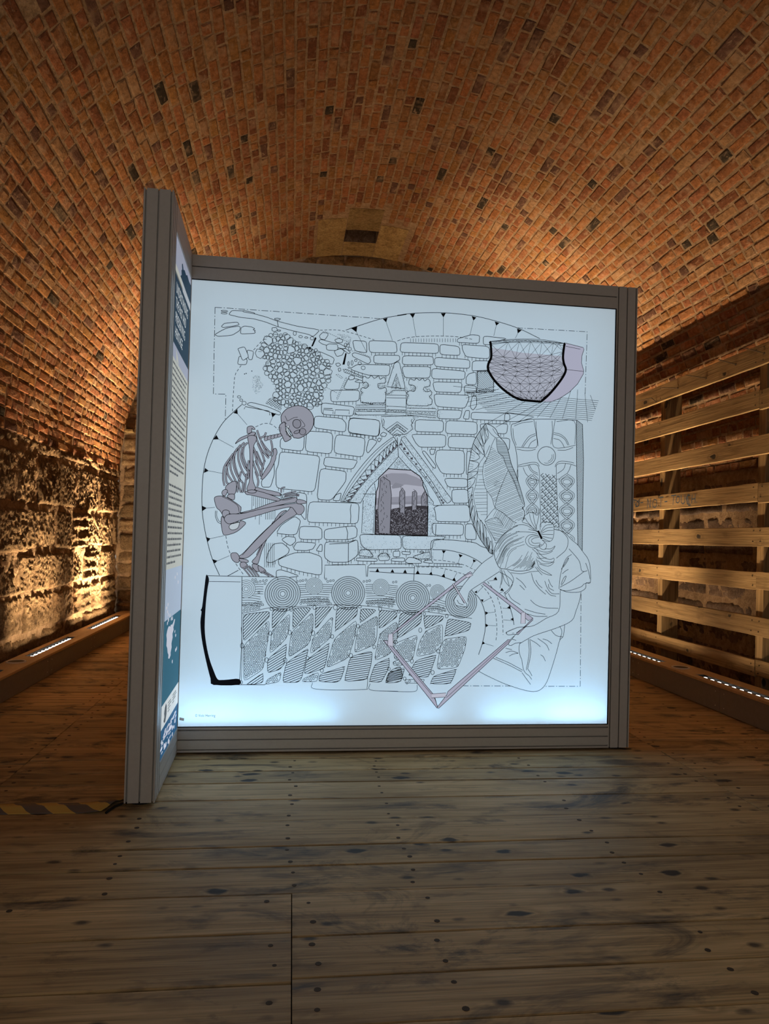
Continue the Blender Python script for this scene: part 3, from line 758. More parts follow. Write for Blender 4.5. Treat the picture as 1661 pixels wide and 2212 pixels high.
# the map: a land shape with scattered islands
land = [(.43, .688), (.40, .690), (.37, .682), (.34, .689), (.30, .684), (.27, .690), (.235, .702), (.21, .700), (.225, .684), (.26, .668), (.25, .654), (.285, .640), (.275, .622), (.31, .600), (.30, .580), (.33, .560), (.325, .548), (.36, .538), (.40, .545), (.395, .560), (.425, .575), (.44, .596), (.47, .612), (.465, .640), (.48, .660), (.46, .676)]
wpoly('map_land', land, C_MAP, 2)
for k, (u, z) in enumerate([(.43, .72), (.46, .708), (.39, .735), (.44, .745), (.47, .76), (.30, .712), (.34, .716), (.20, .640), (.17, .618), (.155, .545), (.12, .548), (.26, .508), (.25, .90), (.18, .91), (.14, .87), (.50, .78), (.46, .79)]):
    r = random.Random(k); n = 6; wpoly('map_island', [(u+r.uniform(.5, 1)*.022*math.cos(i*math.pi/3), z+r.uniform(.5, 1)*.012*math.sin(i*math.pi/3)) for i in range(n)][::-1], C_MAP, 2)
# breaking surf in the foot picture
r = random.Random(77)
for k in range(46):
    u = r.uniform(.03, .55); z = r.uniform(.142, .232); w = r.uniform(.012, .05); h = r.uniform(.004, .013)
    wpoly('surf', [(u+w*r.uniform(.6, 1)*math.cos(i*math.pi/4), z+h*r.uniform(.5, 1.2)*math.sin(i*math.pi/4)) for i in range(8)][::-1], C_MAP, 2)
# logo mark and its small caption lines
wpoly('logo', [(.47, .275), (.43, .272), (.40, .300), (.40, .335), (.425, .352), (.455, .340), (.475, .318), (.462, .300), (.485, .288)], C_INK, 2)
def strokes(nm, items, mat, lv=2, h=.006):
    m = MB(); x = PRX+.0004*lv
    for (ua, ub, z) in items: m.add([(x, -ua, z), (x, -ub, z), (x, -ub, z+h), (x, -ua, z+h)], [(0, 1, 2, 3)])
    return tag(m.build(nm, mat, wing), kind='stuff')
strokes('caption', [(.36, .27, .335), (.36, .25, .322), (.36, .28, .309), (.36, .30, .296), (.21, .09, .338), (.21, .07, .326), (.21, .10, .314), (.21, .15, .302)], C_INK, 2, .005)
# body text, too small in the picture to read: rows of word-length strokes
def paragraph(ztop, rows_, seed):
    r = random.Random(seed); it = []
    for k in range(rows_):
        z = ztop-k*.0262; u = .545; end = r.uniform(.04, .11) if k < rows_-1 else r.uniform(.25, .38)
        while u > end:
            w = r.uniform(.02, .075); it.append((u, max(u-w, end-.01), z)); 
            for a in np.arange(u-.006, max(u-w, end), -.011):
                if r.random() < .3: it.append((a, a-.003, z+.005))
            u -= w+.009
    return it
strokes('text_lines', paragraph(1.838, 19, 1)+paragraph(1.838-20.2*.0262, 14, 2), C_INK, 2, .009)
def text_mesh(s, size, mat, name, parent, font_space=1.0):
    cu_ = bpy.data.curves.new(name, 'FONT'); cu_.body = s; cu_.size = size; cu_.space_character = font_space; cu_.resolution_u = 3; cu_.extrude = 0
    to = bpy.data.objects.new(name, cu_); COL.objects.link(to); dg = bpy.context.evaluated_depsgraph_get(); dg.update()
    me = bpy.data.meshes.new_from_object(to.evaluated_get(dg)); bpy.data.objects.remove(to); bpy.data.curves.remove(cu_)
    me.materials.clear(); return link(name, me, mat, parent)
for k, s in enumerate(('UNDERSTANDING', 'THE PAST AND', 'PRESERVING', 'HERITAGE')):
    o = text_mesh(s, .066, C_WHT, 'title_text', wing, 1.0); wd = max(v.co.x for v in o.data.vertices); tw = (.42, .36, .34, .26)[k]
    o.rotation_euler = (math.pi/2, 0, math.pi/2); o.scale = (tw/wd, 1, 1); o.location = (PRX+.0016, -.52, 2.152-k*.064)

# ------------------------------------------------------------------ hazard tape over a cable on the floor
t = NT('hazard_stripes'); tc = t.n('ShaderNodeTexCoord'); sp = t.n('ShaderNodeSeparateXYZ'); t.l(tc.outputs['Object'], sp.inputs[0])
sk = t.math('ADD', sp.outputs[0], t.math('MULTIPLY', sp.outputs[1], .9)); fr_ = t.math('FRACT', t.math('DIVIDE', t.math('ADD', sk, 10.03), .166))
c = t.mix(t.ramp(fr_, [(0, 1.0), (.5, 0.0)], 'CONSTANT'), (.80, .57, .15), (.19, .17, .165))
t.bsdf(c, .55, t.bump(t.noise(t.pos(), 40, 3), .2, .003), .3)
V = []; F = []; nx = 40; ny = 8
for i in range(nx+1):
    x = -1.77+(1.06)*i/nx
    for j in range(ny+1):
        b = j/ny; y = 3.035+.115*b-.012*max(0, (x+.85)/.14); end = max(0, (x+.80)/.09)
        zz = .0015+.010*math.exp(-((b-.55)/.22)**2)+.0015*fbm(Vector((x*9, b*3, 0)), 2)+(.012*end*(1-b) if end > 0 else 0)
        V.append((x+(.05*b*min(1, end) if end > 0 else 0), y+(.05*end*b), max(zz, .002)))
for i in range(nx):
    for j in range(ny): a = i*(ny+1)+j; F.append((a, a+ny+1, a+ny+2, a+1))
tape = mesh('hazard_tape', V, F, t.m, None, True)
md = tape.modifiers.new('thick', 'SOLIDIFY'); md.thickness = .001
tag(tape, 'yellow and black striped hazard tape stuck across the floorboards', 'tape')
cb = MB().tube([(-.690, 3.02, .0065), (-.685, 3.05, .006), (-.672, 3.09, .0055), (-.652, 3.12, .0055), (-.636, 3.13, .0055)], .005, 8).build('power_cable', M['dark'], None, True)
tag(cb, 'black cable emerging from under the striped tape beside the panel foot', 'cable')

# ------------------------------------------------------------------ the drawing printed on the lightbox (millimetres on the sheet: u to the right, z up)
def _(s): return [tuple(float(q) for q in p.split(',')) for p in s.split()]
SHEET = {'B': [0.709628, 0.0238352, 1045.71, -0.00838631, -0.725433, 2423.16, -2.62847e-05, 2.7186e-06, 1.0], 'C': [0.543782, 0.0182647, -64.769, -0.00642636, -0.555893, 1802.95, -2.01417e-05, 2.08324e-06, 1.0], 'D': [0.525652, 0.0176557, 717.093, -0.0062121, -0.537359, 2061.86, -1.94702e-05, 2.01378e-06, 1.0], 'E': [0.457884, 0.0153795, 1360.25, -0.00541123, -0.468082, 1807.94, -1.69601e-05, 1.75417e-06, 1.0]}
def _c(c, *q):
    m = SHEET[c]; r = []
    for x, y in zip(q[::2], q[1::2]): w = m[6]*x+m[7]*y+m[8]; r.append(((m[0]*x+m[1]*y+m[2])/w, (m[3]*x+m[4]*y+m[5])/w))
    return r
_c4 = _c
class Art:
    def __init__(s): s.st = []; s.fl = []; s.part = ''; s.stones = []
    def line(s, pts, w=3.0, closed=False, mat=0):
        pts = list(pts)+([pts[0]] if closed else []); s.push(s.part, np.array(pts, float), w, mat)
    def push(s, part, P, w, mat): s.st.append([part, P, w, mat, P.min(0).tolist()+P.max(0).tolist()])
    def dot(s, p, r=1.6, mat=0): x, y = float(p[0]), float(p[1]); s.st.append([s.part, np.array(((x-r*.6, y), (x+r*.6, y))), r*1.2, mat, [x, y, x, y]])
    def smooth(s, pts, closed=False, k=5):
        P = [np.array(p) for p in pts]; n = len(P); out = []
        rng_ = range(n) if closed else range(n-1)
        for i in rng_:
            p1, p2 = P[i], P[(i+1) % n]; p0 = P[i-1] if closed or i > 0 else 2*p1-p2; p3 = P[(i+2) % n] if closed or i < n-2 else 2*p2-p1
            for j in range(k):
                t = j/k; out.append(tuple(.5*((2*p1)+(-p0+p2)*t+(2*p0-5*p1+4*p2-p3)*t*t+(-p0+3*p1-3*p2+p3)*t**3)))
        if not closed: out.append(tuple(P[-1]))
        return out
    def curve(s, pts, w=3.0, closed=False, k=5, mat=0): s.line(s.smooth(pts, closed, k), w, closed, mat)
    def soft(s, pts, r=.22):
        out = []; n = len(pts)
        for i in range(n):
            a, b, c = np.array(pts[i-1]), np.array(pts[i]), np.array(pts[(i+1) % n])
            q = min(r, 22/max(1, np.linalg.norm(a-b))); p = min(r, 22/max(1, np.linalg.norm(c-b)))
            u0, u1 = b+(a-b)*q, b+(c-b)*p; out += [tuple(u0), tuple(.25*u0+.5*b+.25*u1), tuple(u1)]
        return out
    def fill(s, pts, mat, lv=0): s.fl.append((s.part, list(pts), mat, lv))
    def dash(s, pts, on, off, w=2.6, dot=0):
        P = [np.array(p) for p in pts]; seq = [on, off]+([dot, off] if dot else []); k = 0; rem = seq[0]; cur = [P[0]]
        for a, b in zip(P, P[1:]):
            d = np.linalg.norm(b-a); t = 0
            while d-t > rem:
                t += rem; q = a+(b-a)*t/d
                if k % 2 == 0: s.line(cur+[q], w)
                cur = [q]; k = (k+1) % len(seq); rem = seq[k]
            rem -= d-t; cur.append(b)
        if k % 2 == 0 and len(cur) > 1: s.line(cur, w)
    def inside(s, P, poly):
        x, y = P[:, 0], P[:, 1]; c = np.zeros(len(P), bool); Q = np.array(poly)
        for (x0, y0), (x1, y1) in zip(Q, np.roll(Q, -1, 0)):
            if y0 == y1: continue
            h = ((y0 > y) != (y1 > y)) & (x < (x1-x0)*(y-y0)/(y1-y0)+x0); c ^= h
        return c
    def cut(s, pts, poly, keep_in=False):
        Q = np.array(poly); R = np.roll(Q, -1, 0)-Q; out = []; cur = []
        for a, b in zip(pts, pts[1:]):
            d = b-a; den = d[0]*R[:, 1]-d[1]*R[:, 0]; den = np.where(abs(den) < 1e-9, 1e-9, den); e = Q-a
            t = (e[:, 0]*R[:, 1]-e[:, 1]*R[:, 0])/den; q = (e[:, 0]*d[1]-e[:, 1]*d[0])/den
            ts = [0.]+sorted(t[(t > 0) & (t < 1) & (q >= 0) & (q <= 1)].tolist())+[1.]
            mids = np.array([a+d*(p+r)/2 for p, r in zip(ts, ts[1:])]); ins = s.inside(mids, poly)
            for (p, r), i in zip(zip(ts, ts[1:]), ins):
                if i == keep_in:
                    if not cur: cur = [a+d*p]
                    cur.append(a+d*r)
                elif cur: out.append(cur); cur = []
        if cur: out.append(cur)
        return [np.array(c) for c in out]
    def erase(s, poly):
        Q = np.array(poly); x0, y0 = Q.min(0).tolist(); x1, y1 = Q.max(0).tolist(); new = []; dd = []
        for st in s.st:
            b = st[4]
            if b[2] < x0 or b[0] > x1 or b[3] < y0 or b[1] > y1: new.append(st)
            elif b[0] == b[2]: dd.append(st)
            else:
                for c in s.cut(st[1], poly): s0 = c.min(0).tolist()+c.max(0).tolist(); new.append([st[0], c, st[2], st[3], s0])
        if dd:
            ins = s.inside(np.array([d[4][:2] for d in dd]), poly); new += [d for d, i in zip(dd, ins) if not i]
        s.st = new
    def hatch(s, poly, ang, sp, w=2.2, jit=0.0):
        a = math.radians(ang); d = np.array((math.cos(a), math.sin(a))); n = np.array((-d[1], d[0])); Q = np.array(poly); k = Q @ n; c = k.min()+sp*.5; m = Q @ d
        while c < k.max():
            cc = c+random.uniform(-jit, jit)*sp
            for seg in s.cut(np.array([n*cc+d*(m.min()-5), n*cc+d*(m.max()+5)]), poly, True): s.line(seg, w)
            c += sp
    def oval(s, c, rx, ry, w=2.4, n=9, rot=0.0):
        cr_, sr_ = math.cos(rot), math.sin(rot)
        s.line([(c[0]+rx*math.cos(i*2*math.pi/n)*cr_-ry*math.sin(i*2*math.pi/n)*sr_, c[1]+rx*math.cos(i*2*math.pi/n)*sr_+ry*math.sin(i*2*math.pi/n)*cr_) for i in range(n)], w, True)
    def ovals(s, poly, sp, rx, ry, ang=30, w=2.0):
        Q = np.array(poly); lo, hi = Q.min(0), Q.max(0); a = math.radians(ang); P = []
        R = max(hi-lo)
        for i in range(-int(R/sp)-2, int(R/sp)+3):
            for j in range(-int(R/sp)-2, int(R/sp)+3):
                x, y = sp*(i+.5*(j % 2)), sp*.9*j; P.append(((lo+hi)[0]/2+x*math.cos(a)-y*math.sin(a)+random.uniform(-1, 1), (lo+hi)[1]/2+x*math.sin(a)+y*math.cos(a)+random.uniform(-1, 1)))
        P = np.array(P); ctr = Q.mean(0); shr = ctr+(Q-ctr)*(1-1.3*max(rx, ry)/(.5*max(hi-lo)))
        for p in P[s.inside(P, shr)]: s.oval(p, rx*random.uniform(.85, 1.1), ry*random.uniform(.85, 1.1), w, 8)
    def stip(s, poly, n, r=1.6, edge=None):
        Q = np.array(poly); lo, hi = Q.min(0), Q.max(0); P = np.random.default_rng(n).uniform(lo, hi, (n*4, 2)); P = P[s.inside(P, poly)][:n]
        for p in P: s.dot(p, r)
    def stipedge(s, pts, n, spread, r=1.6):
        P = np.array(s.smooth(pts, False, 6)); rg = np.random.default_rng(n)
        for q in range(n):
            i = rg.integers(0, len(P)-1); p = P[i]+(P[i+1]-P[i])*rg.random()+rg.normal(0, spread, 2); s.dot(p, r)
    def stone(s, pts, clear=True):
        q = s.soft(pts)
        if clear: s.erase(q)
        s.line(q, 3.0, True); s.stones.append(q)
    def ticks(s, ln=17, sp=21):
        base = len(s.st); new = []
        for q in s.stones:
            P = np.array(q); ctr = P.mean(0); acc = 0
            for a, b in zip(P, np.roll(P, -1, 0)):
                L = np.linalg.norm(b-a)
                if L < 1: continue
                m = (a+b)/2; nn = np.array((b[1]-a[1], a[0]-b[0]))/L
                if nn @ (m-ctr) < 0: nn = -nn
                if nn[1] > -.75: continue
                for t in np.arange(sp*.5, L, sp): p = a+(b-a)*t/L; new.append(np.array([p-(0, 1), p-(0, ln)]))
        for seg in new:
            segs = [seg]
            for q in s.stones:
                Q = np.array(q)
                if (seg.max(0) < Q.min(0)).any() or (seg.min(0) > Q.max(0)).any(): continue
                segs = [c for g in segs for c in s.cut(g, q)]
            for g in segs:
                if np.linalg.norm(g[-1]-g[0]) > 3: s.line(g, 2.2)
    def tri(s, a, b, c, tail=None):
        s.fill([a, b, c], 1, 2)
        if tail is not None: s.line([c, tail], 1.8)
    def band(s, pts, w, mat=2, lw=2.6, taper=1.0):
        P = np.array(s.smooth(pts, False, 4)); T = np.gradient(P, axis=0); T /= np.linalg.norm(T, axis=1)[:, None]; N = np.c_[-T[:, 1], T[:, 0]]*(np.linspace(1, taper, len(P))[:, None]*w/2)
        poly = [tuple(p) for p in P+N]+[tuple(p) for p in (P-N)[::-1]]; s.erase(poly); s.fill(poly, mat, 0 if mat < 9 else 0); s.line(poly, lw, True); s.fl[-1] = (s.part, poly, mat, s.lv())
    def lv(s): s._l = getattr(s, '_l', 0)+1; return min(s._l*.012, 1.6)
    def shape(s, pts, mat=2, lw=2.8, k=4, raw=False):
        q = list(pts) if raw else s.smooth(pts, True, k); s.erase(q); s.fl.append((s.part, q, mat, s.lv())); s.line(q, lw, True)
A_ = Art()
# --- stonework of the wall
A_.part = 'printed_stonework'
for q in (_("904,2132 1047,2136 1056,2076 909,2069"), _("818,2128 893,2127 896,2069 884,2067 833,2073"), _("849,2005 1021,2010 1015,1953 906,1950 807,1977"), _("932,2058 1067,2064 1070,2040 1028,2015 933,2015"), _("777,1870 860,1875 863,1926 804,1933"),
    _("713,1841 716,1863 864,1871 862,1813 718,1802"), _("668,1796 841,1783 832,1733 670,1735"), _("634,1726 775,1720 799,1694 796,1649 633,1664"), _("814,1724 974,1721 973,1634 809,1644"),
    _("464,1549 465,1604 586,1632 583,1541"), _("597,1647 731,1644 729,1533 591,1541"), _("746,1636 901,1624 892,1523 738,1538"), _("464,1535 669,1521 660,1441 646,1334 450,1347 447,1438 458,1467"), _("692,1517 865,1507 844,1465 826,1459 688,1470"),
    _("671,1458 806,1447 805,1395 733,1294 659,1297"), _("739,1294 755,1324 784,1336 776,1293"), _("619,1284 878,1285 875,1178 611,1178"), _("575,1157 669,1157 689,1144 691,1091 573,1090"), _("701,1144 809,1162 858,1166 871,1149 869,1109 826,1095 702,1091"),
    _("705,1081 820,1081 875,1097 880,1017 829,978 737,976 705,1001"), _("484,1086 511,1104 554,1100 557,1077 530,1054"), _("563,1077 663,1074 646,1042 613,1033 553,1034 547,1048"), _("661,1034 683,1069 693,1064 693,1029"),
    _("548,1208 580,1186 562,1117 534,1111 457,1117 481,1160"), _("445,1063 490,1070 527,1039 520,1014 437,966 411,971 418,1017"), _("470,984 548,1020 627,1025 693,1004 696,907 590,924 477,953"), _("465,887 463,927 483,933 523,923 585,901"),
    _("550,1331 607,1324 606,1184 576,1220"), _("435,1488 440,1420 422,1351 380,1350 374,1378"),
    _("1084,2063 1246,2070 1250,2024 1083,2016"), _("1254,2065 1444,2063 1445,2016 1256,2016"), _("1458,2058 1552,2064 1554,2014 1479,2007 1457,2005"), _("1088,2008 1236,2014 1232,1953 1098,1948 1083,1991"), _("1242,2006 1422,2001 1418,1956 1241,1951"), _("1247,1935 1406,1941 1400,1885 1259,1883"),
    _("1254,1872 1443,1874 1444,1852 1424,1803 1267,1806"), _("1276,1790 1411,1793 1398,1745 1276,1743"), _("1460,1786 1669,1788 1670,1749 1458,1747"), _("1415,1750 1428,1793 1450,1794 1447,1746"), _("1426,1967 1440,1988 1480,2001 1484,1932 1427,1931"), _("1419,1925 1482,1926 1484,1887 1417,1889"),
    _("1451,1813 1463,1875 1486,1871 1487,1821 1468,1795"), _("1073,2132 1273,2137 1275,2086 1070,2080"), _("1281,2136 1386,2130 1391,2082 1282,2081"), _("1401,2142 1549,2140 1551,2073 1422,2077 1402,2116"), _("1449,2197 1495,2195 1492,2152 1374,2151 1374,2170"), _("1514,2194 1648,2188 1579,2168 1545,2148 1515,2149"),
    _("1643,1792 1813,1778 1721,1748 1640,1744"), _("1507,1726 1591,1730 1660,1733 1654,1677 1516,1685"), _("1593,1656 1673,1656 1671,1596 1641,1587"),
    _("1160,1732 1311,1734 1310,1671 1159,1669"), _("1325,1735 1492,1735 1493,1668 1322,1666"), _("814,1726 975,1720 969,1632 808,1649"), _("1140,1654 1325,1660 1325,1594 1187,1588 1164,1611"), _("1339,1653 1489,1657 1474,1592 1338,1592"),
    _("918,1616 937,1620 965,1608 915,1543 906,1562"), _("962,1616 970,1627 984,1622 973,1605"), _("975,1641 991,1659 1013,1651 1002,1634"), _("1240,1579 1271,1581 1263,1553 1246,1552"), _("1198,1566 1215,1570 1276,1495 1273,1479 1256,1489"), _("1276,1578 1427,1582 1429,1455 1308,1453 1270,1517"),
    _("1440,1577 1463,1578 1455,1456 1440,1455"), _("1320,1430 1447,1433 1448,1386 1343,1384"), _("1366,1372 1451,1377 1459,1304 1371,1301 1364,1339"), _("1271,1275 1296,1287 1459,1296 1470,1205 1284,1202 1280,1248"), _("1262,1182 1270,1193 1433,1193 1432,1132 1272,1130"), _("1442,1193 1479,1197 1503,1145 1501,1112 1442,1113"),
    _("883,1124 1100,1125 1105,1052 926,1044 893,1068"), _("1105,1122 1334,1126 1329,1110 1273,1103 1266,1053 1113,1052"), _("881,1013 888,1043 932,1047 963,1007"), _("982,1010 995,1027 1025,1031 1045,1009 1040,993 991,989"), _("1061,1040 1097,1043 1097,1013 1062,1012"),
    _("1105,1041 1155,1039 1150,1025 1111,1025"), _("1164,1015 1219,1035 1255,1042 1259,1006 1186,1002"), _("868,986 871,1002 977,1002 980,986"), _("1049,990 1056,1004 1114,1008 1125,1003 1120,987"), _("1123,989 1142,1012 1186,1007 1215,989 1209,981 1143,979"), _("1220,986 1231,997 1264,1001 1276,982"), _("1199,1040 1213,1045 1224,1041 1213,1035")):
    A_.stone(q, False)
A_.ticks()
for q in (_("680,1767 726,1768"), _("677,1739 680,1760 730,1759 729,1741"), _("738,1740 741,1762 813,1764 812,1744"), _("836,1278 832,1252 836,1217 835,1180"), _("812,1162 822,1130 820,1096"), _("729,1070 826,1076 866,1094"), _("827,1076 829,981"), _("1284,1188 1283,1133"),
    _("708,892 709,961 894,968"), _("750,964 918,968 925,906"), _("930,906 932,960 945,972 1165,977 1176,966 1173,878"), _("935,952 1177,958")): A_.line(q)
for x in range(690, 900, 17): A_.line(_c('C', x, 905, x-5, 1000+(x*7) % 190), 2.0) if x < 800 else A_.line(_c('C', x, 905, x, 1130), 2.0)
for x in range(800, 900, 17): A_.line(_c('C', x, 1340, x, 1560), 2.0)
for q in (_("883,1124 1100,1125 1105,1052 926,1044 893,1068"), _("1105,1122 1334,1126 1329,1110 1273,1103 1266,1053 1113,1052"), _("881,1013 888,1043 932,1047 963,1007"), _("982,1010 995,1027 1025,1031 1045,1009"), _("1164,1015 1219,1035 1255,1042 1259,1006 1186,1002")): A_.stipedge(q, 90, 7); A_.stip(q, 60)
# --- curved trench edges with hachures
A_.part = 'printed_trench_edges'
A_.dash(_("118,2252 959,2250"), 34, 9, dot=6); A_.dash(_("118,2252 123,1812 185,1814 186,1685"), 34, 9, dot=6); A_.dash(_("1696,2249 2090,2253 2086,1917"), 34, 9, dot=6); A_.dash(_("2088,835 2094,341 1897,341"), 34, 9, dot=6); A_.dash(_("1712,343 1453,344"), 34, 9, dot=6)
A_.curve(_("266,1766 223,1723 175,1669 134,1594 103,1508 87,1423 82,1327 85,1232 95,1160 112,1082 142,982 181,898")); A_.curve(_("783,2178 836,2200 974,2252 1099,2281")); A_.curve(_("1050,2273 1138,2290 1295,2303 1454,2298 1584,2277 1708,2246 1826,2199"))
for q in (_("808,2191 842,2204 839,2171 895,2069"), _("974,2249 999,2257 993,2232 1028,2140"), _("1116,2285 1144,2289 1133,2264 1153,2166"), _("1281,2300 1308,2302 1296,2278 1298,2180"), _("1448,2296 1474,2290 1458,2272 1441,2193"), _("1574,2276 1600,2269 1583,2253 1571,2198"), _("1698,2245 1724,2238 1702,2219 1690,2193"),
    _("225,1721 244,1742 247,1716 295,1664"), _("129,1582 144,1606 157,1584 232,1546"), _("88,1411 93,1437 112,1423 181,1412"), _("85,1218 84,1246 108,1235 148,1240"), _("118,1065 107,1090 131,1082 196,1098"), _("155,957 141,980 169,971 227,998"), _("414,1730 440,1728 421,1707 408,1674"),
    _("972,933 991,933 982,951"), _("1050,931 1070,930 1060,948"), _("1116,929 1137,928 1127,948"), _("1183,927 1204,926 1194,945 1194,958"), _("1253,923 1273,920 1266,940 1268,958"), _("1320,915 1340,911 1335,931 1340,951"), _("1379,897 1398,891 1390,912 1404,938"),
    _("1319,1052 1341,1051 1328,1034 1325,1000"), _("1409,1035 1432,1028 1417,1016 1408,988"), _("1487,1009 1506,1001 1490,991 1479,968"),
    _("1498,836 1515,845 1512,830 1547,867"), _("1533,798 1550,798 1545,783 1595,811"), _("1560,736 1563,716 1578,728 1616,733"), _("1564,671 1566,651 1580,662 1622,660"), _("1552,578 1546,560 1564,566 1610,553"), _("1614,919 1600,904 1622,902 1577,897"), _("1648,861 1639,846 1660,845 1618,823"), _("1697,768 1678,756 1698,751 1655,754"), _("1715,704 1698,695 1717,688 1660,692")):
    A_.tri(q[0], q[1], q[2], q[3] if len(q) > 3 else None)
A_.line(_("222,896 274,926"))
A_.dash(A_.smooth(_("206,1098 217,1045 235,1001 265,951 302,901")), 16, 9); A_.dash(A_.smooth(_("337,1655 381,1675 421,1670 452,1646")), 16, 9); A_.dash(A_.smooth(_("220,1729 222,1814 227,1907 243,1943 273,1988 314,2043 354,2092 395,2127")), 14, 9); A_.dash(A_.smooth(_("650,2169 728,2176 801,2168 933,2137")), 14, 9)
A_.dash(A_.smooth(_("1054,2139 1112,2160 1201,2173 1298,2180 1381,2180 1453,2173")), 18, 8)
for x in range(95, 425, 19): A_.line(_c('B', x, 372, x, 398), 2.0)
A_.curve(_("1177,925 1244,925 1300,920 1357,904 1402,889")); A_.curve(_("941,934 1012,930 1100,927 1177,925")); A_.curve(_("1267,1001 1264,1099 1351,1107 1442,1102 1498,1095 1533,1077 1596,1059")); A_.curve(_("1269,1054 1353,1053 1438,1035 1501,1009 1535,988"))
A_.dash(A_.smooth(_("1276,1001 1354,995 1439,978 1500,951")), 16, 9); A_.line(_("1276,982 1394,982 1428,980")); A_.line(_("1182,966 1394,968 1431,966")); A_.dash(A_.smooth(_("1188,961 1271,963 1344,954 1446,928")), 16, 9)
for x in range(965, 1230, 30): A_.line(_c('D', x, 2028, x, 2053), 2.0)
A_.curve(_("1486,839 1525,806 1554,747 1563,687 1561,627 1547,560 1530,507")); A_.dash(A_.smooth(_("1535,874 1571,837 1604,778 1621,703 1627,628 1621,575")), 16, 9); A_.dash(A_.smooth(_("1569,894 1610,838 1643,763 1656,688 1661,613")), 16, 9); A_.curve(_("1664,839 1693,764 1710,712 1719,666"))
# --- excavation plan with rubble heap
A_.part = 'printed_rubble_plan'
for q in (_("189,2224 203,2242 258,2243 315,2232 378,2219 435,2201 535,2182 650,2171 629,2146 615,2134 593,2144 507,2158 436,2173 372,2194 308,2207 252,2208 190,2219"), _("258,2246 314,2237 318,2232 258,2238"), _("417,2215 431,2218 449,2215 438,2207 419,2209"), _("152,2157 167,2174 232,2184 241,2172 226,2166 161,2151"),
    _("120,2113 154,2136 181,2151 236,2164 247,2160 244,2141 207,2115 138,2105"), _("248,2132 251,2157 268,2167 303,2164 320,2156 310,2150 323,2147 317,2143 323,2139 318,2131 252,2125"), _("406,2167 429,2169 433,2153 417,2147 405,2153"), _("433,2158 451,2156 447,2151 433,2151"), _("245,2014 238,1968 282,1970 287,1996"), _("282,2046 317,2040 311,1997 294,1996"), _("237,2049 271,2062 294,2010 263,1988 244,2035"),
    _("294,1772 311,1780 392,1763 464,1735 457,1720 393,1738 294,1765"), _("647,2140 664,2159 689,2157 693,2147 676,2120 654,2125"), _("644,2111 655,2123 716,2109 752,2107 789,2088 771,2080 666,2097"), _("684,2092 698,2102 742,2102 746,2078 735,2069 688,2069"), _("726,2124 748,2134 770,2127 766,2112 738,2110"), _("819,2057 833,2065 910,2045 918,2023 904,2008 823,2043"),
    _("639,2050 653,2059 729,2030 720,1993 654,2025"), _("725,2066 740,2038 768,2047 779,2069 760,2082"), _("767,2079 785,2084 811,2064 801,2056"), _("804,1937 818,1947 837,1939 830,1924 808,1920"), _("834,1913 859,1925 881,1919 874,1908"), _("734,2001 752,2006 763,1996 745,1986"), _("749,1977 760,1981 764,1967 753,1961")):
    A_.erase(q); A_.line(A_.soft(q), 2.8, True)
for p, rx, ry in ((_("522,2145"), 8, 11), (_("474,2139"), 11, 6), (_("552,2130"), 10, 6), (_("581,2127"), 9, 4), (_("611,2125"), 10, 9), (_("165,2236"), 17, 4), (_("164,2225"), 16, 4), (_("251,1804"), 9, 6), (_("262,1788"), 8, 6), (_("277,1773"), 11, 10), (_("802,2005"), 4, 12), (_("820,2010"), 5, 13), (_("839,2024"), 7, 6), (_("860,2010"), 9, 8), (_("879,1988"), 11, 10), (_("806,1984"), 6, 4), (_("632,2065"), 8, 8), (_("796,2099"), 9, 9), (_("785,2102"), 8, 9), (_("807,2082"), 8, 9)): A_.oval(p[0], rx, ry, 2.6)
for p in (_("275,1922"), _("283,1925"), _("311,1939")): A_.fill([(p[0][0]+3*math.cos(i), p[0][1]+3*math.sin(i)) for i in range(6)], 1, 2)
A_.fill(_("626,2132 634,2128 616,2084 607,2082"), 1, 2); A_.fill(_("784,2059 791,2058 782,1999 770,1998"), 1, 2); p = _("601,2074"); A_.fill([(p[0][0]+6.5*math.cos(i*.7), p[0][1]+6.5*math.sin(i*.7)) for i in range(9)], 1, 2)
A_.line(_("431,2205 437,2174")); A_.line(_("278,1743 284,1756 404,1739 408,1718")); A_.stip(_("314,1908 335,1924 353,1910 357,1886 371,1872 355,1836 331,1820 316,1841"), 190, 1.5); A_.stip(_("736,2157 787,2157 813,2140 807,2100 766,2134"), 110, 1.5)
q = _("385,1777 405,1803 440,1810 465,1803 463,1749 445,1752"); A_.dash(A_.smooth(q), 5, 4, 2); A_.hatch(q, 40, 9, 1.8); A_.hatch(q, -45, 9, 1.8)
q = _("774,1975 789,1976 880,1941 877,1934 782,1959"); A_.line(q, 2.6, True); A_.hatch(q, 50, 9, 2)
for q in (_("739,1944 750,1947 775,1931 768,1926 739,1944"), _("790,1932 797,1931 750,1816 745,1821 790,1932"), _("714,1939 691,1876 749,1849"), _("664,2163 678,2164 803,2114 792,2099"), _("818,2072 840,2074 917,2045")): A_.dash(q, 6, 4, 2.2)
heap = _("395,2138 451,2131 501,2123 537,2104 573,2085 606,2069 632,2053 668,2033 705,2000 713,1964 708,1913 690,1890 673,1853 667,1817 661,1788 605,1767 562,1776 533,1778 491,1772 469,1774 430,1804 442,1855 416,1896 373,1944 392,1988 349,2035 368,2093")
A_.erase(heap); Q = np.array(heap); lo, hi = Q.min(0), Q.max(0); rg = np.random.default_rng(4); pts = []
for k in range(5000):
    p = rg.uniform(lo, hi); rr = rg.choice((7, 8.5, 10.5, 14, 18), p=(.3, .3, .2, .13, .07))
    if A_.inside(np.array([p]), heap)[0] and all((p[0]-a[0])**2+(p[1]-a[1])**2 > ((rr+a[2])*.93)**2 for a in pts): pts.append((p[0], p[1], rr))
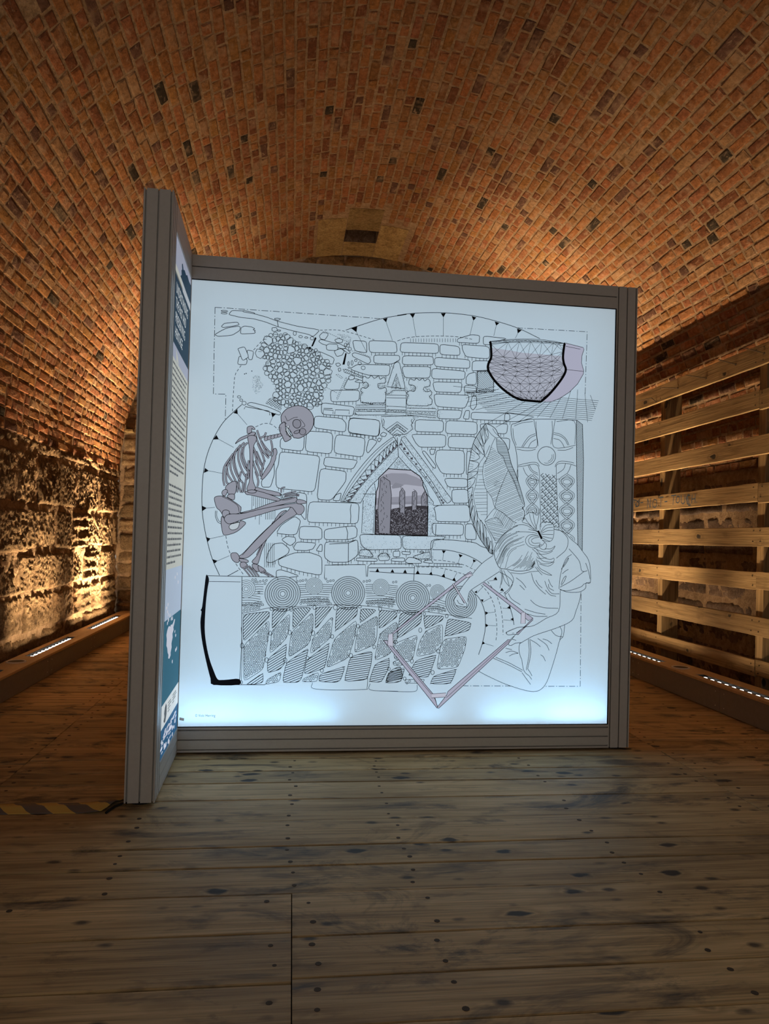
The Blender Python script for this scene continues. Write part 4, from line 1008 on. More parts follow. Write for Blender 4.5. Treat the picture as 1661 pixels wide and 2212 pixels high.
for i, (x, y, rr) in enumerate(pts):
    c = np.array((x, y)); cell = [c+rr*1.5*np.array((math.cos(t), math.sin(t))) for t in np.linspace(0, 2*math.pi, 9)[:-1]+rg.uniform(0, 1)]
    for j, (u, v, r2) in enumerate(pts):
        d = np.array((u, v))-c; L = math.hypot(*d)
        if j == i or L > (rr+r2)*2.2: continue
        n_ = d/L; off_ = L*rr/(rr+r2)-1.5; new = []
        for a, b in zip(cell, cell[1:]+cell[:1]):
            fa, fb = (a-c) @ n_-off_, (b-c) @ n_-off_
            if fa <= 0: new.append(a)
            if fa*fb < 0: new.append(a+(b-a)*fa/(fa-fb))
        cell = new
        if len(cell) < 3: break
    if len(cell) > 2: A_.line(A_.soft(cell, .16), 2.5, True)
for k in range(46):
    i = rg.integers(0, len(Q)); p = Q[i]+(Q[(i+1) % len(Q)]-Q[i])*rg.random(); L = rg.uniform(12, 34); A_.line([(p[0]-L*.6, p[1]), (p[0]+L*.4, p[1])], 1.9)
# --- carved panel and pointed window
A_.part = 'printed_window'
wq = (_("878,1936 889,1944 906,1935 922,1950 939,1936 960,1950 969,1934 988,1945 998,1929 994,1915 961,1910 959,1894 973,1884 998,1891 1004,1872 996,1866 1004,1855 997,1817 992,1811 934,1808 932,1801 893,1808 871,1810 870,1848 878,1859 868,1867 877,1884 896,1882 910,1899 895,1915 879,1908"),
      _("1121,1933 1129,1944 1149,1938 1160,1949 1177,1939 1193,1951 1205,1938 1221,1949 1234,1934 1230,1912 1205,1905 1200,1891 1217,1881 1240,1886 1243,1869 1232,1857 1246,1841 1244,1816 1225,1812 1219,1807 1141,1805 1113,1809 1115,1845 1120,1856 1111,1872 1128,1881 1150,1880 1158,1900 1141,1912 1122,1914"))
for q in wq: A_.erase(q); A_.curve(q, 2.8, True, 4); A_.stipedge(q, 170, 5)
A_.stip(_("871,1815 934,1808 1000,1814 1000,1805 932,1800 874,1799"), 130); A_.stip(_("876,1916 895,1915 910,1899 896,1881 880,1884"), 60); A_.stip(_("961,1910 994,1915 998,1891 976,1884 960,1894"), 60); A_.stip(_("1124,1914 1141,1912 1158,1900 1150,1880 1131,1882"), 60); A_.stip(_("1205,1905 1233,1912 1237,1886 1217,1881"), 50)
for q in (_("1055,2029 1069,2024 1100,1905 1101,1891 1006,1897 1011,1916 1041,2019"), _("1001,1858 1021,1862 1039,1879 1100,1882 1109,1869 1110,1751 1002,1749"), _("847,1792 1000,1801 1002,1749 857,1741 843,1749"), _("1114,1790 1267,1795 1269,1746 1115,1754")): A_.erase(q); A_.line(q, 2.8, True); A_.stipedge(q, 110, 5)
for q in (_("1055,1968 1028,1890 1081,1887 1055,1968 1053,1885"), _("1005,1839 1107,1842"), _("1004,1853 1107,1856"), _("1006,1795 1108,1795"), _("1004,1776 1109,1779"), _("1004,1762 1109,1765"), _("848,1772 1001,1779"), _("848,1759 1001,1766"), _("848,1782 1001,1789"), _("1114,1775 1268,1779"), _("1115,1763 1268,1757")): A_.line(q, 2.4)
for q in (_("1055,1968 1028,1890 1081,1887"), _("848,1771 1001,1778 1001,1767 848,1760"), _("1004,1776 1109,1778 1109,1767 1004,1764"), _("1117,1774 1268,1778 1268,1761 1118,1764")): A_.stip(q, 170)
key = _("980,1739 1148,1751 1155,1732 1139,1704 1148,1682 1112,1653 1043,1644 1007,1672 990,1685 983,1718")
A_.erase(key); A_.line(key, 2.8, True); A_.stipedge(key, 130, 6)
for q in (_("1007,1672 1065,1716 1123,1678"), _("1018,1662 1065,1705 1115,1668"), _("1027,1654 1065,1689 1107,1661"), _("1038,1647 1066,1674 1099,1652"), _("1044,1643 1066,1656 1085,1644"), _("1057,1638 1067,1648 1080,1639"), _("989,1729 997,1716 993,1691"), _("1143,1734 1138,1723 1147,1709")): A_.line(q, 2.8)
A_.stip(_("1018,1662 1065,1705 1115,1668 1107,1661 1065,1688 1027,1654"), 170)
arL = _("1049,1636 1025,1621 971,1575 913,1513 850,1429 808,1357 781,1291"); arL2 = _("1061,1620 1015,1583 951,1515 877,1419 820,1336 794,1289"); arL3 = _("1073,1591 1006,1517 942,1443 879,1365 824,1287"); arL4 = _("1077,1534 1024,1471 970,1412 928,1367 897,1311 884,1286")
arR = _("1107,1642 1147,1594 1217,1509 1275,1435 1333,1360 1362,1323 1354,1306 1340,1300"); arR2 = _("1088,1624 1137,1561 1201,1481 1259,1407 1311,1332 1340,1300"); arR3 = _("1078,1586 1127,1528 1190,1459 1248,1390 1289,1331 1312,1288"); arR4 = _("1077,1534 1145,1465 1191,1437 1208,1410 1232,1367 1241,1335 1267,1303 1268,1286 1312,1288")
A_.erase(A_.smooth(arL)+A_.smooth(arL4)[::-1]); A_.erase(A_.smooth(arR)+A_.smooth(arR4)[::-1]); A_.erase(_("1077,1534 1208,1410 1236,1334 1241,1126 894,1127 897,1311"))
for q in (arL, arL2, arL3, arL4, arR, arR2, arR3): A_.curve(q, 2.8)
A_.curve(_("1044,1625 993,1581 934,1518 866,1427 814,1346 788,1290"), 2); A_.curve(arR4, 2.8, False, 3); A_.line(_("781,1290 884,1286")); A_.line(_("1044,1640 1061,1620 1073,1591")); A_.line(_("1107,1642 1091,1635 1078,1588")); A_.line(_("1067,1634 1076,1534"))
a, b = np.array(A_.smooth(arL2, False, 8)), np.array(A_.smooth(arL3, False, 10))
for k in range(15):
    t0, t1, tm = k/15, (k+1)/15, (k+.5)/15; p0, p1 = a[int(t0*(len(a)-1))], a[int(t1*(len(a)-1))]; q0, q1, qm = b[int(t0*(len(b)-1))], b[int(t1*(len(b)-1))], b[int(tm*(len(b)-1))]
    m = (p0+p1+q0+q1)/4; A_.line([p0, q1], 2.4); A_.line([q0, m, p1], 2.2); A_.fill([tuple(q0*.8+m*.2), tuple(q1*.8+m*.2), tuple(m)], 4, 1)
a, b = np.array(A_.smooth(arR2, False, 8)), np.array(A_.smooth(arR3, False, 8)); zz = []
for k in range(13):
    t = (k+.5)/13; p, q = a[int(t*(len(a)-1))], b[int(t*(len(b)-1))]; m = p*.55+q*.45; d = (p-q)*.22; n_ = np.array((d[1], -d[0])); A_.fill([tuple(m+d), tuple(m-d*.7+n_), tuple(m-d*.7-n_)], 4, 1); A_.line([m+d, m-d*.7+n_, m-d*.7-n_], 2.2, True)
    t2 = min(1, (k+1)/13); zz += [m-d*1.6, b[int(t2*(len(b)-1))]*.5+a[int(t2*(len(a)-1))]*.5]
A_.line(A_.smooth(zz, False, 3), 2.2)
A_.stip(A_.smooth(arR)+A_.smooth(arR2)[::-1], 520); A_.stip(A_.smooth(arL3)+A_.smooth(arL4)[::-1], 420); A_.stip(_("1077,1525 1145,1468 1024,1470"), 190)
A_.stipedge(_("1058,1618 951,1504 820,1320"), 90, 6); A_.stipedge(_("1082,1542 1191,1443 1238,1335"), 110, 7); A_.stip(_("897,1301 955,1390 956,1335 954,1132 897,1130"), 330); A_.stip(_("1240,1274 1271,1275 1281,1204 1264,1132 1243,1129"), 170); A_.stip(_("1238,1335 1267,1303 1268,1286 1240,1285"), 40)
for q in (_("897,1301 894,1130 957,1126"), _("955,1390 962,1336 954,1129"), _("896,1333 962,1334"), _("1240,1283 1241,1126")): A_.line(q, 2.6)
opening = _("1024,1469 976,1420 974,1374 964,1346 962,1127 1241,1126 1236,1334 1209,1388 1208,1410 1191,1437 1145,1466")
A_.fill(opening, 5, .2); A_.line(opening, 4.5, True)
A_.fill(_("997,1435 1041,1447 1118,1448 1174,1431 1203,1416 1208,1383 1120,1390 1065,1383 993,1391"), 6, .3); A_.fill(_("1043,1377 1064,1399 1092,1392 1109,1387 1087,1373 1049,1366"), 7, .4); A_.fill(_("965,1314 1233,1340 1235,1296 964,1279"), 6, .3); A_.fill(_("1045,1295 1236,1307 1237,1293 1046,1283"), 7, .35)
A_.fill(_("963,1127 965,1254 980,1260 1046,1260 1090,1269 1178,1283 1236,1281 1241,1127"), 8, .4)
for k in range(1000):
    p = np.array(_c('D', 412+rg.random()*488, 1500+rg.random()*245, 0, 0)[0]); A_.dot(p, 1.7, 5)
for q in (_("984,1418 997,1427 1034,1404 1044,1333 1042,1132 984,1133 975,1260 981,1347"), _("1088,1351 1101,1373 1115,1352 1117,1243 1091,1242 1086,1307"), _("1155,1353 1171,1360 1178,1349 1179,1261 1154,1258"), _("1210,1345 1218,1353 1229,1351 1230,1282 1204,1281 1202,1322")):
    A_.erase(q); A_.fill(q, 7, .8); A_.line(q, 3, True); Q2 = np.array(q); c = Q2.mean(0); h = np.ptp(Q2[:, 1]); w2 = np.ptp(Q2[:, 0])
    for k in range(int(h/14)):
        y = Q2[:, 1].min()+12+k*14; x = c[0]+rg.uniform(-.25, .25)*w2; A_.line([(x, y), (x+rg.uniform(-6, 6), y+7), (x+rg.uniform(-6, 6), y+13)], 2)
# --- bowl drawn in section with its wire mesh, over a perspective grid
A_.part = 'printed_bowl'
gl = []
for k in range(11): gl.append(_c('B', 480+16*k, 742+15*k, 1440-5*k, 822+14*k))
gl += [_("1358,1918 1586,1908"), _("1427,1892 1601,1913"), _("2044,1937 2036,1778"), _("2084,1921 2104,1763"), _("2116,1911 2146,1833"), _("2005,1928 1961,1775"), _("1958,1902 1891,1775"), _("1912,1885 1821,1775"), _("1877,1872 1721,1748"), _("1842,1860 1595,1712"), _("1753,1858 1545,1728"), _("1710,1865 1482,1799"), _("1671,1879 1440,1815"), _("1640,1896 1436,1837"), _("1609,1917 1428,1859"), _("1586,1930 1420,1877")]
for q in gl: A_.line(q, 1.9)
sq = _("1485,2003 1553,2010 1577,1975 1577,1900 1484,1891 1490,1944"); A_.line(sq, 4, True); A_.hatch(sq, 42, 7.5, 2)
prof_l = A_.smooth(_("1549,2166 1555,2156 1560,2096 1557,2074 1548,2055 1543,2028 1553,1999 1585,1956 1632,1914 1687,1880 1733,1864")); prof_r = A_.smooth(_("1969,2181 1963,2174 1957,2113 1962,2076 1974,2043 1963,2008 1926,1953 1880,1898 1838,1860"))
rim = A_.smooth(_("1549,2166 1617,2178 1702,2189 1795,2194 1888,2191 1969,2181"))
bowl = prof_l+prof_r[::-1]+rim[::-1]
side = _("1971,2184 2070,2166 2074,2155 2063,2120 2062,2082 2075,2041 2073,2022 2043,1968 1997,1920 1943,1883 1897,1863 1842,1862 1880,1898 1926,1953 1963,2008 1974,2043 1962,2076 1957,2113 1963,2174")
A_.erase(bowl); A_.erase(side); A_.fill(side, 3, .2); A_.line(side, 2.6, True); A_.fill(_("1561,2134 1642,2128 1734,2118 1851,2116 1957,2113 1962,2076 1973,2043 1963,2008 1926,1953 1880,1898 1838,1864 1733,1866 1687,1882 1632,1916 1585,1958 1553,1999 1545,2028 1557,2074"), 9, .2)
A_.line(_("1971,2167 2054,2156"), 2.2); A_.line(_("1974,2041 2075,2037"), 2.2); A_.line(rim, 2.6); A_.curve(_("1553,2148 1625,2164 1702,2171 1795,2176 1889,2176 1963,2170"), 2)
a, b = np.array(prof_l), np.array(prof_r); a = np.array([a[int(t*(len(a)-1))] for t in np.linspace(0, 1, 11)]); b = np.array([b[int(t*(len(b)-1))] for t in np.linspace(0, 1, 11)]); G_ = []
for i in range(11):
    row = []
    for j in range(7):
        t = (j+.5*(i % 2)*(0 < j < 6))/6.5 if i % 2 else j/6; t = min(1, t); p = a[i]*(1-t)+b[i]*t; p = p-np.array((0, 34*(1-i/12)*math.sin(math.pi*t)*(1 if i > 1 else -.4))); row.append(p)
    G_.append(row)
for i in range(11):
    A_.line(G_[i], 1.8)
    if i < 10:
        for j in range(7):
            A_.line([G_[i][j], G_[i+1][j]], 1.6)
            if j < 6: A_.line([G_[i][j], G_[i+1][j+1]], 1.6); A_.line([G_[i][j+1], G_[i+1][j]], 1.6)
A_.line(prof_l+prof_r[::-1], 13)
# --- cross slab
A_.part = 'printed_cross_slab'
slab = _("1679,1725 1703,1738 1742,1754 1802,1764 1921,1770 2042,1771 2075,1749 2085,1556 2087,1267 2089,1070 2064,1093 1727,1208 1718,1455 1719,1502 1713,1564 1702,1616 1683,1663")
A_.erase(slab); A_.curve(_("1766,1209 1743,1351 1718,1455 1719,1502 1713,1564 1702,1616 1683,1663 1679,1725 1703,1738 1742,1754 1802,1764 1921,1770 2042,1771"), 2.8); A_.line(_("2042,1771 2075,1749 2085,1556 2087,1267 2089,1070")); A_.line(_("2041,1771 2046,1554 2057,1266 2064,1098"))
A_.hatch(_("2041,1770 2075,1749 2085,1556 2087,1267 2089,1070 2064,1098 2057,1266 2046,1554"), 45, 6.5, 2.2)
for q in (_("1802,1762 1819,1679 1824,1626 1808,1611 1751,1610 1707,1611"), _("1814,1753 1818,1698 1830,1622"), _("1712,1600 1756,1595 1791,1597 1816,1604"), _("1921,1770 1911,1693 1910,1635 1930,1616 1980,1621 2040,1636"), _("1904,1760 1907,1702 1900,1634"), _("1938,1605 1985,1607 2025,1623"), _("1718,1506 1759,1513 1793,1522 1823,1521 1837,1498 1843,1421 1855,1188"), _("1721,1514 1758,1525 1798,1533 1827,1531 1839,1513"), _("2045,1523 2007,1533 1962,1535 1937,1526 1933,1502 1941,1358 1956,1176"), _("2032,1539 1992,1546 1952,1545 1932,1530 1927,1513"),
    _("1739,1613 1755,1642 1779,1672 1813,1688"), _("1746,1612 1763,1638 1787,1665 1816,1680"), _("1776,1612 1790,1639 1817,1657"), _("1915,1698 1953,1690 1984,1667 2002,1634"), _("1914,1689 1951,1681 1979,1662 1995,1633"), _("1914,1666 1944,1661 1964,1642 1975,1621"), _("1749,1504 1765,1471 1795,1448 1837,1438"), _("1776,1517 1794,1486 1834,1466"), _("1783,1519 1801,1491 1831,1476"), _("2015,1529 2003,1495 1974,1460 1939,1447"), _("1985,1535 1973,1503 1939,1478"), _("1694,1723 1738,1742 1797,1752"), _("1688,1711 1693,1663 1709,1621"), _("1929,1758 2029,1763 2035,1641"), _("1720,1493 1723,1450")): A_.curve(q, 2.4)
c = _("1878,1571")[0]; rr = abs(_("1928,1573")[0][0]-c[0]); A_.oval(c, rr, rr, 2.8, 28); A_.line([(c[0]+rr*.78*math.cos(t), c[1]+rr*.78*math.sin(t)) for t in np.linspace(-1.9, .3, 14)], 2); A_.line([(c[0]+rr*.6*math.cos(t), c[1]+rr*.6*math.sin(t)) for t in np.linspace(-1.3, .3, 10)], 2)
lat = _("1846,1479 1934,1468 1956,1181 1858,1216"); A_.hatch(lat, 40, 25, 3.0); A_.hatch(lat, -47, 25, 3.0)
P = []
L0 = np.array(_("1846,1479")[0])
for i in range(-14, 15):
    for j in range(-14, 15):
        d1 = np.array((math.cos(math.radians(40)), math.sin(math.radians(40))))*25.05; d2 = np.array((math.cos(math.radians(-47)), math.sin(math.radians(-47))))*25.05; P.append(L0+d1*i+d2*j)
P = np.array(P)
for p in P[A_.inside(P, lat)]: A_.line([p+(4, 0), p+(0, 4.5), p-(4, 0), p-(0, 4.5)], 3, True)
def knot(x0, x1, y0, y1, n):
    for ph in (0, math.pi):
        C_ = []
        for k in range(int(n*16)+1):
            t = k/16; C_.append(_c('E', (x0+x1)/2+(x1-x0)*.36*math.sin(t*math.pi+ph)*(1+.15*math.sin(t*2*math.pi)), y0+(y1-y0)*t/n, 0, 0)[0])
        P_a = np.array(C_); T = np.gradient(P_a, axis=0); T /= np.linalg.norm(T, axis=1)[:, None]; N = np.c_[-T[:, 1], T[:, 0]]*4.6
        if ph > 0:
            for k in range(0, len(P_a)-1): A_.erase([tuple(P_a[k]+N[k]*.9), tuple(P_a[k+1]+N[k+1]*.9), tuple(P_a[k+1]-N[k+1]*.9), tuple(P_a[k]-N[k]*.9)]) if (k//16) % 2 == 0 else None
        A_.line(P_a+N, 2.3); A_.line(P_a-N, 2.3)
    for k in range(int(n)):
        t = k+.5; cx_, cy_ = (x0+x1)/2, y0+(y1-y0)*t/n; p = np.array(_c('E', cx_, cy_, 0, 0)[0]); r0 = abs(_c('E', cx_+(x1-x0)*.30, 0, 0, 0)[0][0]-_c('E', cx_, 0, 0, 0)[0][0])
        A_.oval(p, r0, r0*.72, 2.2, 16); A_.oval(p, r0-9, r0*.72-9, 2.2, 14) if r0 > 15 else None
knot(800, 965, 760, 1250, 3); knot(1165, 1372, 760, 1500, 4.5)
# --- struck flint
A_.part = 'printed_flint'
fo = _("1539,1730 1518,1702 1490,1658 1472,1615 1459,1548 1449,1472 1448,1411 1453,1340 1462,1270 1475,1219 1499,1163 1524,1116 1559,1070 1575,1047 1597,1036"); fr_e = _("1539,1730 1566,1721 1594,1701 1614,1664 1645,1632 1663,1595 1684,1520 1710,1464 1742,1375 1762,1304 1750,1289 1763,1266 1757,1208")
flint = fo+_("1671,1111 1718,1160")+fr_e[::-1]; A_.erase(flint); A_.curve(fo, 3.2, False, 4); A_.curve(fr_e, 3.2, False, 4)
inn = _("1558,1657 1533,1613 1536,1561 1527,1542 1509,1513 1500,1460 1492,1398 1481,1360 1487,1313 1503,1257 1514,1225 1547,1188 1587,1118 1597,1036"); A_.curve(inn, 2.0)
a, b = np.array(A_.smooth(fo, False, 8)), np.array(A_.smooth(inn, False, 8)); rs = random.Random(9); ts = [0]
while ts[-1] < 1: ts.append(ts[-1]+rs.uniform(.035, .075))
for t0, t1 in zip(ts, ts[1:]):
    t1 = min(t1, 1); p0, p1 = a[int(t0*(len(a)-1))], a[int(t1*(len(a)-1))]; q = b[int((t0+t1)/2*(len(b)-1))]; q0 = b[int(t0*(len(b)-1))]; k = rs.uniform(.6, 1.0)
    A_.curve([p0, p0*(1-k)+q0*k, q*k+(p0+p1)/2*(1-k), p1*(1-k*.6)+q*k*.6, p1], 2.6, False, 4)
    for m in range(3):
        s_ = (m+1)/4; u0 = p0*(1-s_)+p1*s_; u1 = q*k*.9+(p0*(1-s_)+p1*s_)*(1-k*.9); A_.curve([u0, (u0+u1)/2+(0, 3), u0*.45+u1*.55], 1.4, False, 3)
for q in (_("1549,1656 1533,1613 1536,1561 1549,1543 1533,1514 1529,1461 1541,1400 1554,1368 1558,1297 1558,1226"), _("1592,1656 1574,1615 1561,1572 1538,1514"), _("1597,1654 1609,1583 1639,1556 1660,1500 1702,1430 1733,1350 1757,1304"), _("1666,1486 1643,1428 1615,1356 1602,1298 1602,1284"), _("1554,1372 1582,1336 1602,1284 1647,1257 1692,1221 1722,1207"), _("1539,1730 1547,1704 1568,1676 1597,1656 1617,1662"), _("1577,1705 1592,1682 1614,1664"), _("1546,1216 1583,1265 1602,1284"), _("1546,1216 1571,1165 1607,1109"), _("1649,1191 1619,1228 1584,1227 1546,1207"), _("1564,1614 1546,1571 1534,1552")): A_.curve(q, 2.2)
for q, an, sp in ((_("1574,1610 1609,1578 1660,1495 1643,1428 1602,1303 1554,1377 1537,1457 1538,1514"), 27, 9.5), (_("1597,1654 1645,1632 1663,1595 1684,1520 1710,1464 1762,1304 1733,1350 1660,1500 1609,1583"), 3, 5), (_("1666,1486 1702,1430 1754,1304 1756,1218 1692,1221 1602,1284 1615,1356"), 24, 9), (_("1603,1279 1647,1257 1717,1207 1674,1163 1619,1209 1589,1227"), 62, 8), (_("1551,1216 1585,1224 1629,1204 1669,1163 1608,1090"), -12, 8), (_("1490,1408 1534,1457 1554,1368 1559,1240 1506,1248 1487,1342"), 3, 17), (_("1504,1503 1530,1513 1532,1461 1501,1446"), 5, 15)): A_.hatch(q, an, sp, 1.7, .25)
A_.stip(_("1584,1411 1608,1431 1633,1418 1614,1394 1590,1397"), 70, 1.4); A_.stip(_("1550,1590 1599,1602 1640,1537 1572,1515"), 40, 1.4)
# --- beaker with banded decoration
A_.part = 'printed_beaker'
A_.erase(_("104,895 471,895 473,878 1090,887 1094,734 1105,355 420,349 169,349 93,674"))
cir = [(_("315,832")[0], 5, 72), (_("499,810")[0], 8, 142), (_("658,852")[0], 6, 68), (_("833,820")[0], 8, 136), (_("1001,852")[0], 6, 68), (_("1171,800")[0], 8, 118), (_("1302,832")[0], 6, 52), (_("1430,782")[0], 8, 112)]
cm = []
for k, (c, n_, r_) in enumerate(cir):
    sc = abs(_("7,993")[0][0]-_("70,995")[0][0])/100 if k < 5 else abs(_("983,1210")[0][0]-_("1058,1212")[0][0])/100; cm.append((c, r_*sc, n_))
# ground pattern first, then the circles over it
def arcs(q, n_, dy, w=2.4):
    for k in range(n_): A_.curve([(u, z-dy*k) for u, z in q], w)
arcs(_("356,854 379,857 401,856"), 5, 3.0*4); arcs(_("579,858 615,860"), 5, 10); arcs(_("700,862 753,860"), 5, 10); arcs(_("922,864 959,867"), 5, 10); arcs(_("1043,865 1091,860"), 5, 10)
arcs(_("297,798 342,799 388,793"), 5, 12); arcs(_("590,818 665,823 737,821"), 5, 12); arcs(_("927,817 1003,820 1081,812"), 5, 12); arcs(_("1247,791 1296,795 1350,781"), 5, 12)
for q in (_("336,883 433,885 417,859 353,858"), _("543,884 627,894 618,872 559,862"), _("706,894 775,890 756,867 710,869"), _("891,886 964,899 956,874 908,867"), _("1042,891 1090,894 1090,867 1049,866"), _("295,760 400,779 418,743 297,712"), _("581,782 738,802 756,758 576,751"), _("914,787 1078,800 1086,744 912,759"), _("1247,765 1350,759 1359,722 1248,731"), _("357,823 402,824 396,808 361,807"), _("586,834 616,837 613,822"), _("704,840 737,839 737,824"), _("1218,872 1271,876 1264,854 1226,853")): A_.ovals(q, 15, 5.0, 5.6, 10, 2.4)
for c, R_, n_ in cm:
    A_.erase([(c[0]+R_*1.02*math.cos(t), c[1]+R_*1.02*math.sin(t)) for t in np.linspace(0, 6.28, 30)])
    for i in range(n_):
        r_ = R_*(1-i/(n_+.2)); A_.oval(c, r_, r_, 2.6 if n_ > 6 else 1.9, 30)
        if i < n_-1 and n_ > 6: A_.oval(c, r_-3.2, r_-3.2, 1.0, 26)
A_.erase(_("199,891 291,893 299,548 299,354 153,354 156,868"))
HT = [(_("304,703 434,721 435,692 314,570 307,586"), 48), (_("450,731 531,735 450,627"), 48), (_("554,739 651,744 554,628"), -48), (_("668,744 756,749 668,629"), 48), (_("776,742 885,747 880,704 770,621"), 48), (_("899,741 986,736 898,665"), -48), (_("996,736 1087,727 1091,701 997,633"), 46),
    (_("432,477 527,559 520,458 495,426 434,409"), 32), (_("526,459 638,537 629,492 607,381 588,361 510,361"), 22), (_("627,472 745,565 723,433 619,400"), 28), (_("698,401 828,444 807,375 784,361 695,365"), 12), (_("853,493 965,524 964,467 943,375 824,365"), 9), (_("981,454 1057,488 1055,435 1017,362 953,365"), 12), (_("1062,421 1115,448 1131,382 1040,362"), 12), (_("331,351 412,409 413,361 369,351"), 35),
    (_("1106,722 1222,727 1216,668 1094,585"), 42), (_("1230,709 1340,708 1329,684 1240,638"), 42), (_("1360,696 1487,675 1476,634 1343,599"), 30), (_("1195,475 1304,506 1283,439 1262,387 1156,394"), 14), (_("1292,394 1416,432 1384,354 1274,354"), 8), (_("1051,408 1140,442 1120,364 1038,357"), 14)]
for q, an in HT: A_.line(A_.soft(q), 2.6, True); A_.hatch(q, an, 10.8, 3.3)
for q in (_("312,548 436,679 432,588 411,426 317,364"), _("450,620 538,713 537,641 523,582 441,503"), _("548,615 655,721 658,642 640,557 535,485"), _("659,590 757,703 751,591 645,502"), _("768,584 880,684 876,605 843,486 729,433"), _("888,645 990,709 987,580 971,553 872,510"), _("1003,613 1092,681 1098,594 1060,508 977,471"), _("432,374 505,416 494,364 427,351"), _("617,381 694,414 686,365 610,364"),
    _("1215,579 1247,631 1334,669 1333,558 1289,513 1195,494"), _("1325,550 1347,588 1465,604 1456,536 1420,439 1306,428"), _("1084,563 1203,612 1180,486 1158,468 1079,482"), _("1142,376 1247,379 1232,357 1142,357"), _("1075,467 1116,482 1147,453 1080,449")): A_.line(A_.soft(q), 2.4, True); A_.ovals(q, 16, 5.4, 6.2, 33, 2.5)
for p, rx, ry in ((_("445,733"), 8, 8), (_("544,734"), 8, 12), (_("662,744"), 8, 12), (_("769,745"), 10, 13), (_("895,751"), 9, 7), (_("1001,740"), 8, 11), (_("442,610"), 7, 11), (_("540,614"), 8, 12), (_("658,612"), 9, 13), (_("757,596"), 8, 10), (_("888,650"), 8, 10), (_("303,546"), 8, 13), (_("428,474"), 8, 12), (_("521,473"), 9, 12), (_("634,484"), 8, 10), (_("709,422"), 8, 10), (_("856,498"), 9, 12), (_("975,544"), 7, 10), (_("305,361"), 6, 8),
    (_("1099,729"), 7, 9), (_("1234,718"), 7, 8), (_("1354,708"), 8, 10), (_("1215,633"), 8, 12), (_("1313,524"), 8, 10), (_("1175,472"), 8, 11), (_("1286,413"), 9, 11), (_("1139,381"), 8, 8), (_("1087,570"), 9, 9), (_("1055,431"), 8, 8)): A_.oval(p[0], rx, ry, 2.6, 12)
A_.curve(_("297,709 370,723 434,738 537,745 654,752 766,759 895,756 999,749 1094,734"), 2.4); A_.curve(_("1068,732 1222,731 1336,718 1490,697"), 2.4)
A_.line(_("114,895 471,895 473,878"), 2.8); A_.line(_("130,866 286,867"), 2.4); A_.line(_("292,893 301,548 296,351"), 2.8); A_.line(_("296,638 304,548 305,370"), 2)
A_.fill(A_.smooth(_("114,893 122,896 130,874 124,829 118,752 116,636 125,559 143,482 167,418 187,377 209,373 241,375 292,378 294,349 167,349 152,380 124,482 102,584 94,661 98,713 93,722 100,738 107,816"), True, 3), 1, 2)
A_.line(_("167,349 420,349 433,356")); A_.curve(_("663,360 667,330 785,322 931,325 944,335 946,395"), 2.4); A_.curve(_("959,355 964,322 1106,315"), 2.4); A_.curve(_("1009,317 1158,313 1203,319 1206,350"), 2.4)
# --- seated skeleton
A_.part = 'printed_skeleton'
A_.erase(A_.smooth(_("240,1554 272,1595 316,1611 383,1611 418,1584 425,1534 387,1475 373,1406 360,1349 303,1319 258,1323 191,1348 181,1399 204,1473"), True, 3))
for q in (_("300,1573 282,1550 280,1504 299,1454 317,1415"), _("284,1573 260,1543 256,1492 277,1431 306,1387"), _("265,1560 238,1514 240,1458 264,1391 282,1369"), _("251,1543 222,1491 221,1434 248,1373"), _("230,1514 204,1467 206,1411 235,1367"), _("214,1490 188,1444 184,1388 192,1351"),
    _("417,1590 425,1551 419,1510"), _("346,1638 361,1599 385,1560 422,1519"), _("335,1626 350,1581 374,1537 409,1499"), _("361,1599 383,1611 391,1629"), _("351,1570 375,1520 389,1480"), _("346,1530 371,1474 383,1441"), _("342,1484 363,1440 372,1405"), _("344,1428 359,1383 356,1352"), _("272,1425 262,1368 274,1320"), _("300,1415 296,1369 292,1321"), _("251,1373 258,1345 256,1320"), _("323,1569 342,1507 354,1462"), _("319,1506 344,1439 359,1406"), _("276,1550 269,1504 287,1454 308,1426"), _("243,1525 231,1480 244,1424 268,1379"), _("209,1468 197,1422 201,1371 216,1358"), _("329,1552 356,1496 371,1463"), _("367,1582 394,1532 411,1510"), _("387,1486 377,1441 374,1406"), _("309,1483 305,1438 312,1393"), _("285,1369 283,1341 281,1319")): A_.band(q, 7.5, 2, 2.4)
A_.shape(_("239,1565 261,1594 299,1613 321,1628 338,1626 327,1609 289,1595 256,1577"))
for q in (_("197,1343 224,1369 248,1373 251,1339 242,1308 214,1310"), _("214,1307 242,1308 240,1280 209,1293"), _("181,1320 194,1332 208,1326 198,1301 184,1303")): A_.shape(q)
for k in range(5): x = 800+k*30; A_.shape(_c4('C', x, 375-k*6+18, x+34, 362-k*6+18, x+36, 412-k*8, x+4, 425-k*8), 2, 2.6, 2)
A_.shape(_("296,1635 298,1653 320,1659 336,1644 326,1641 319,1647 318,1628 299,1619"))
A_.shape(_("423,1505 431,1520 430,1545 444,1549 450,1529 445,1512 443,1494 422,1442 390,1398 379,1391 372,1395 389,1430 415,1476"))
A_.shape(_("273,1216 339,1235 422,1269 505,1298 545,1305 559,1294 551,1279 512,1272 422,1249 312,1220"))
A_.shape(_("507,1235 474,1205 426,1119 390,1033 375,976 367,959 345,964 342,975 368,1010 415,1119 468,1217"))
A_.band(_("442,1176 399,1090 363,1004"), 5); A_.shape(_("144,1279 149,1293 171,1298 198,1295 243,1271 272,1250 278,1239 270,1215 229,1209 195,1219 190,1202 173,1224 156,1240"))
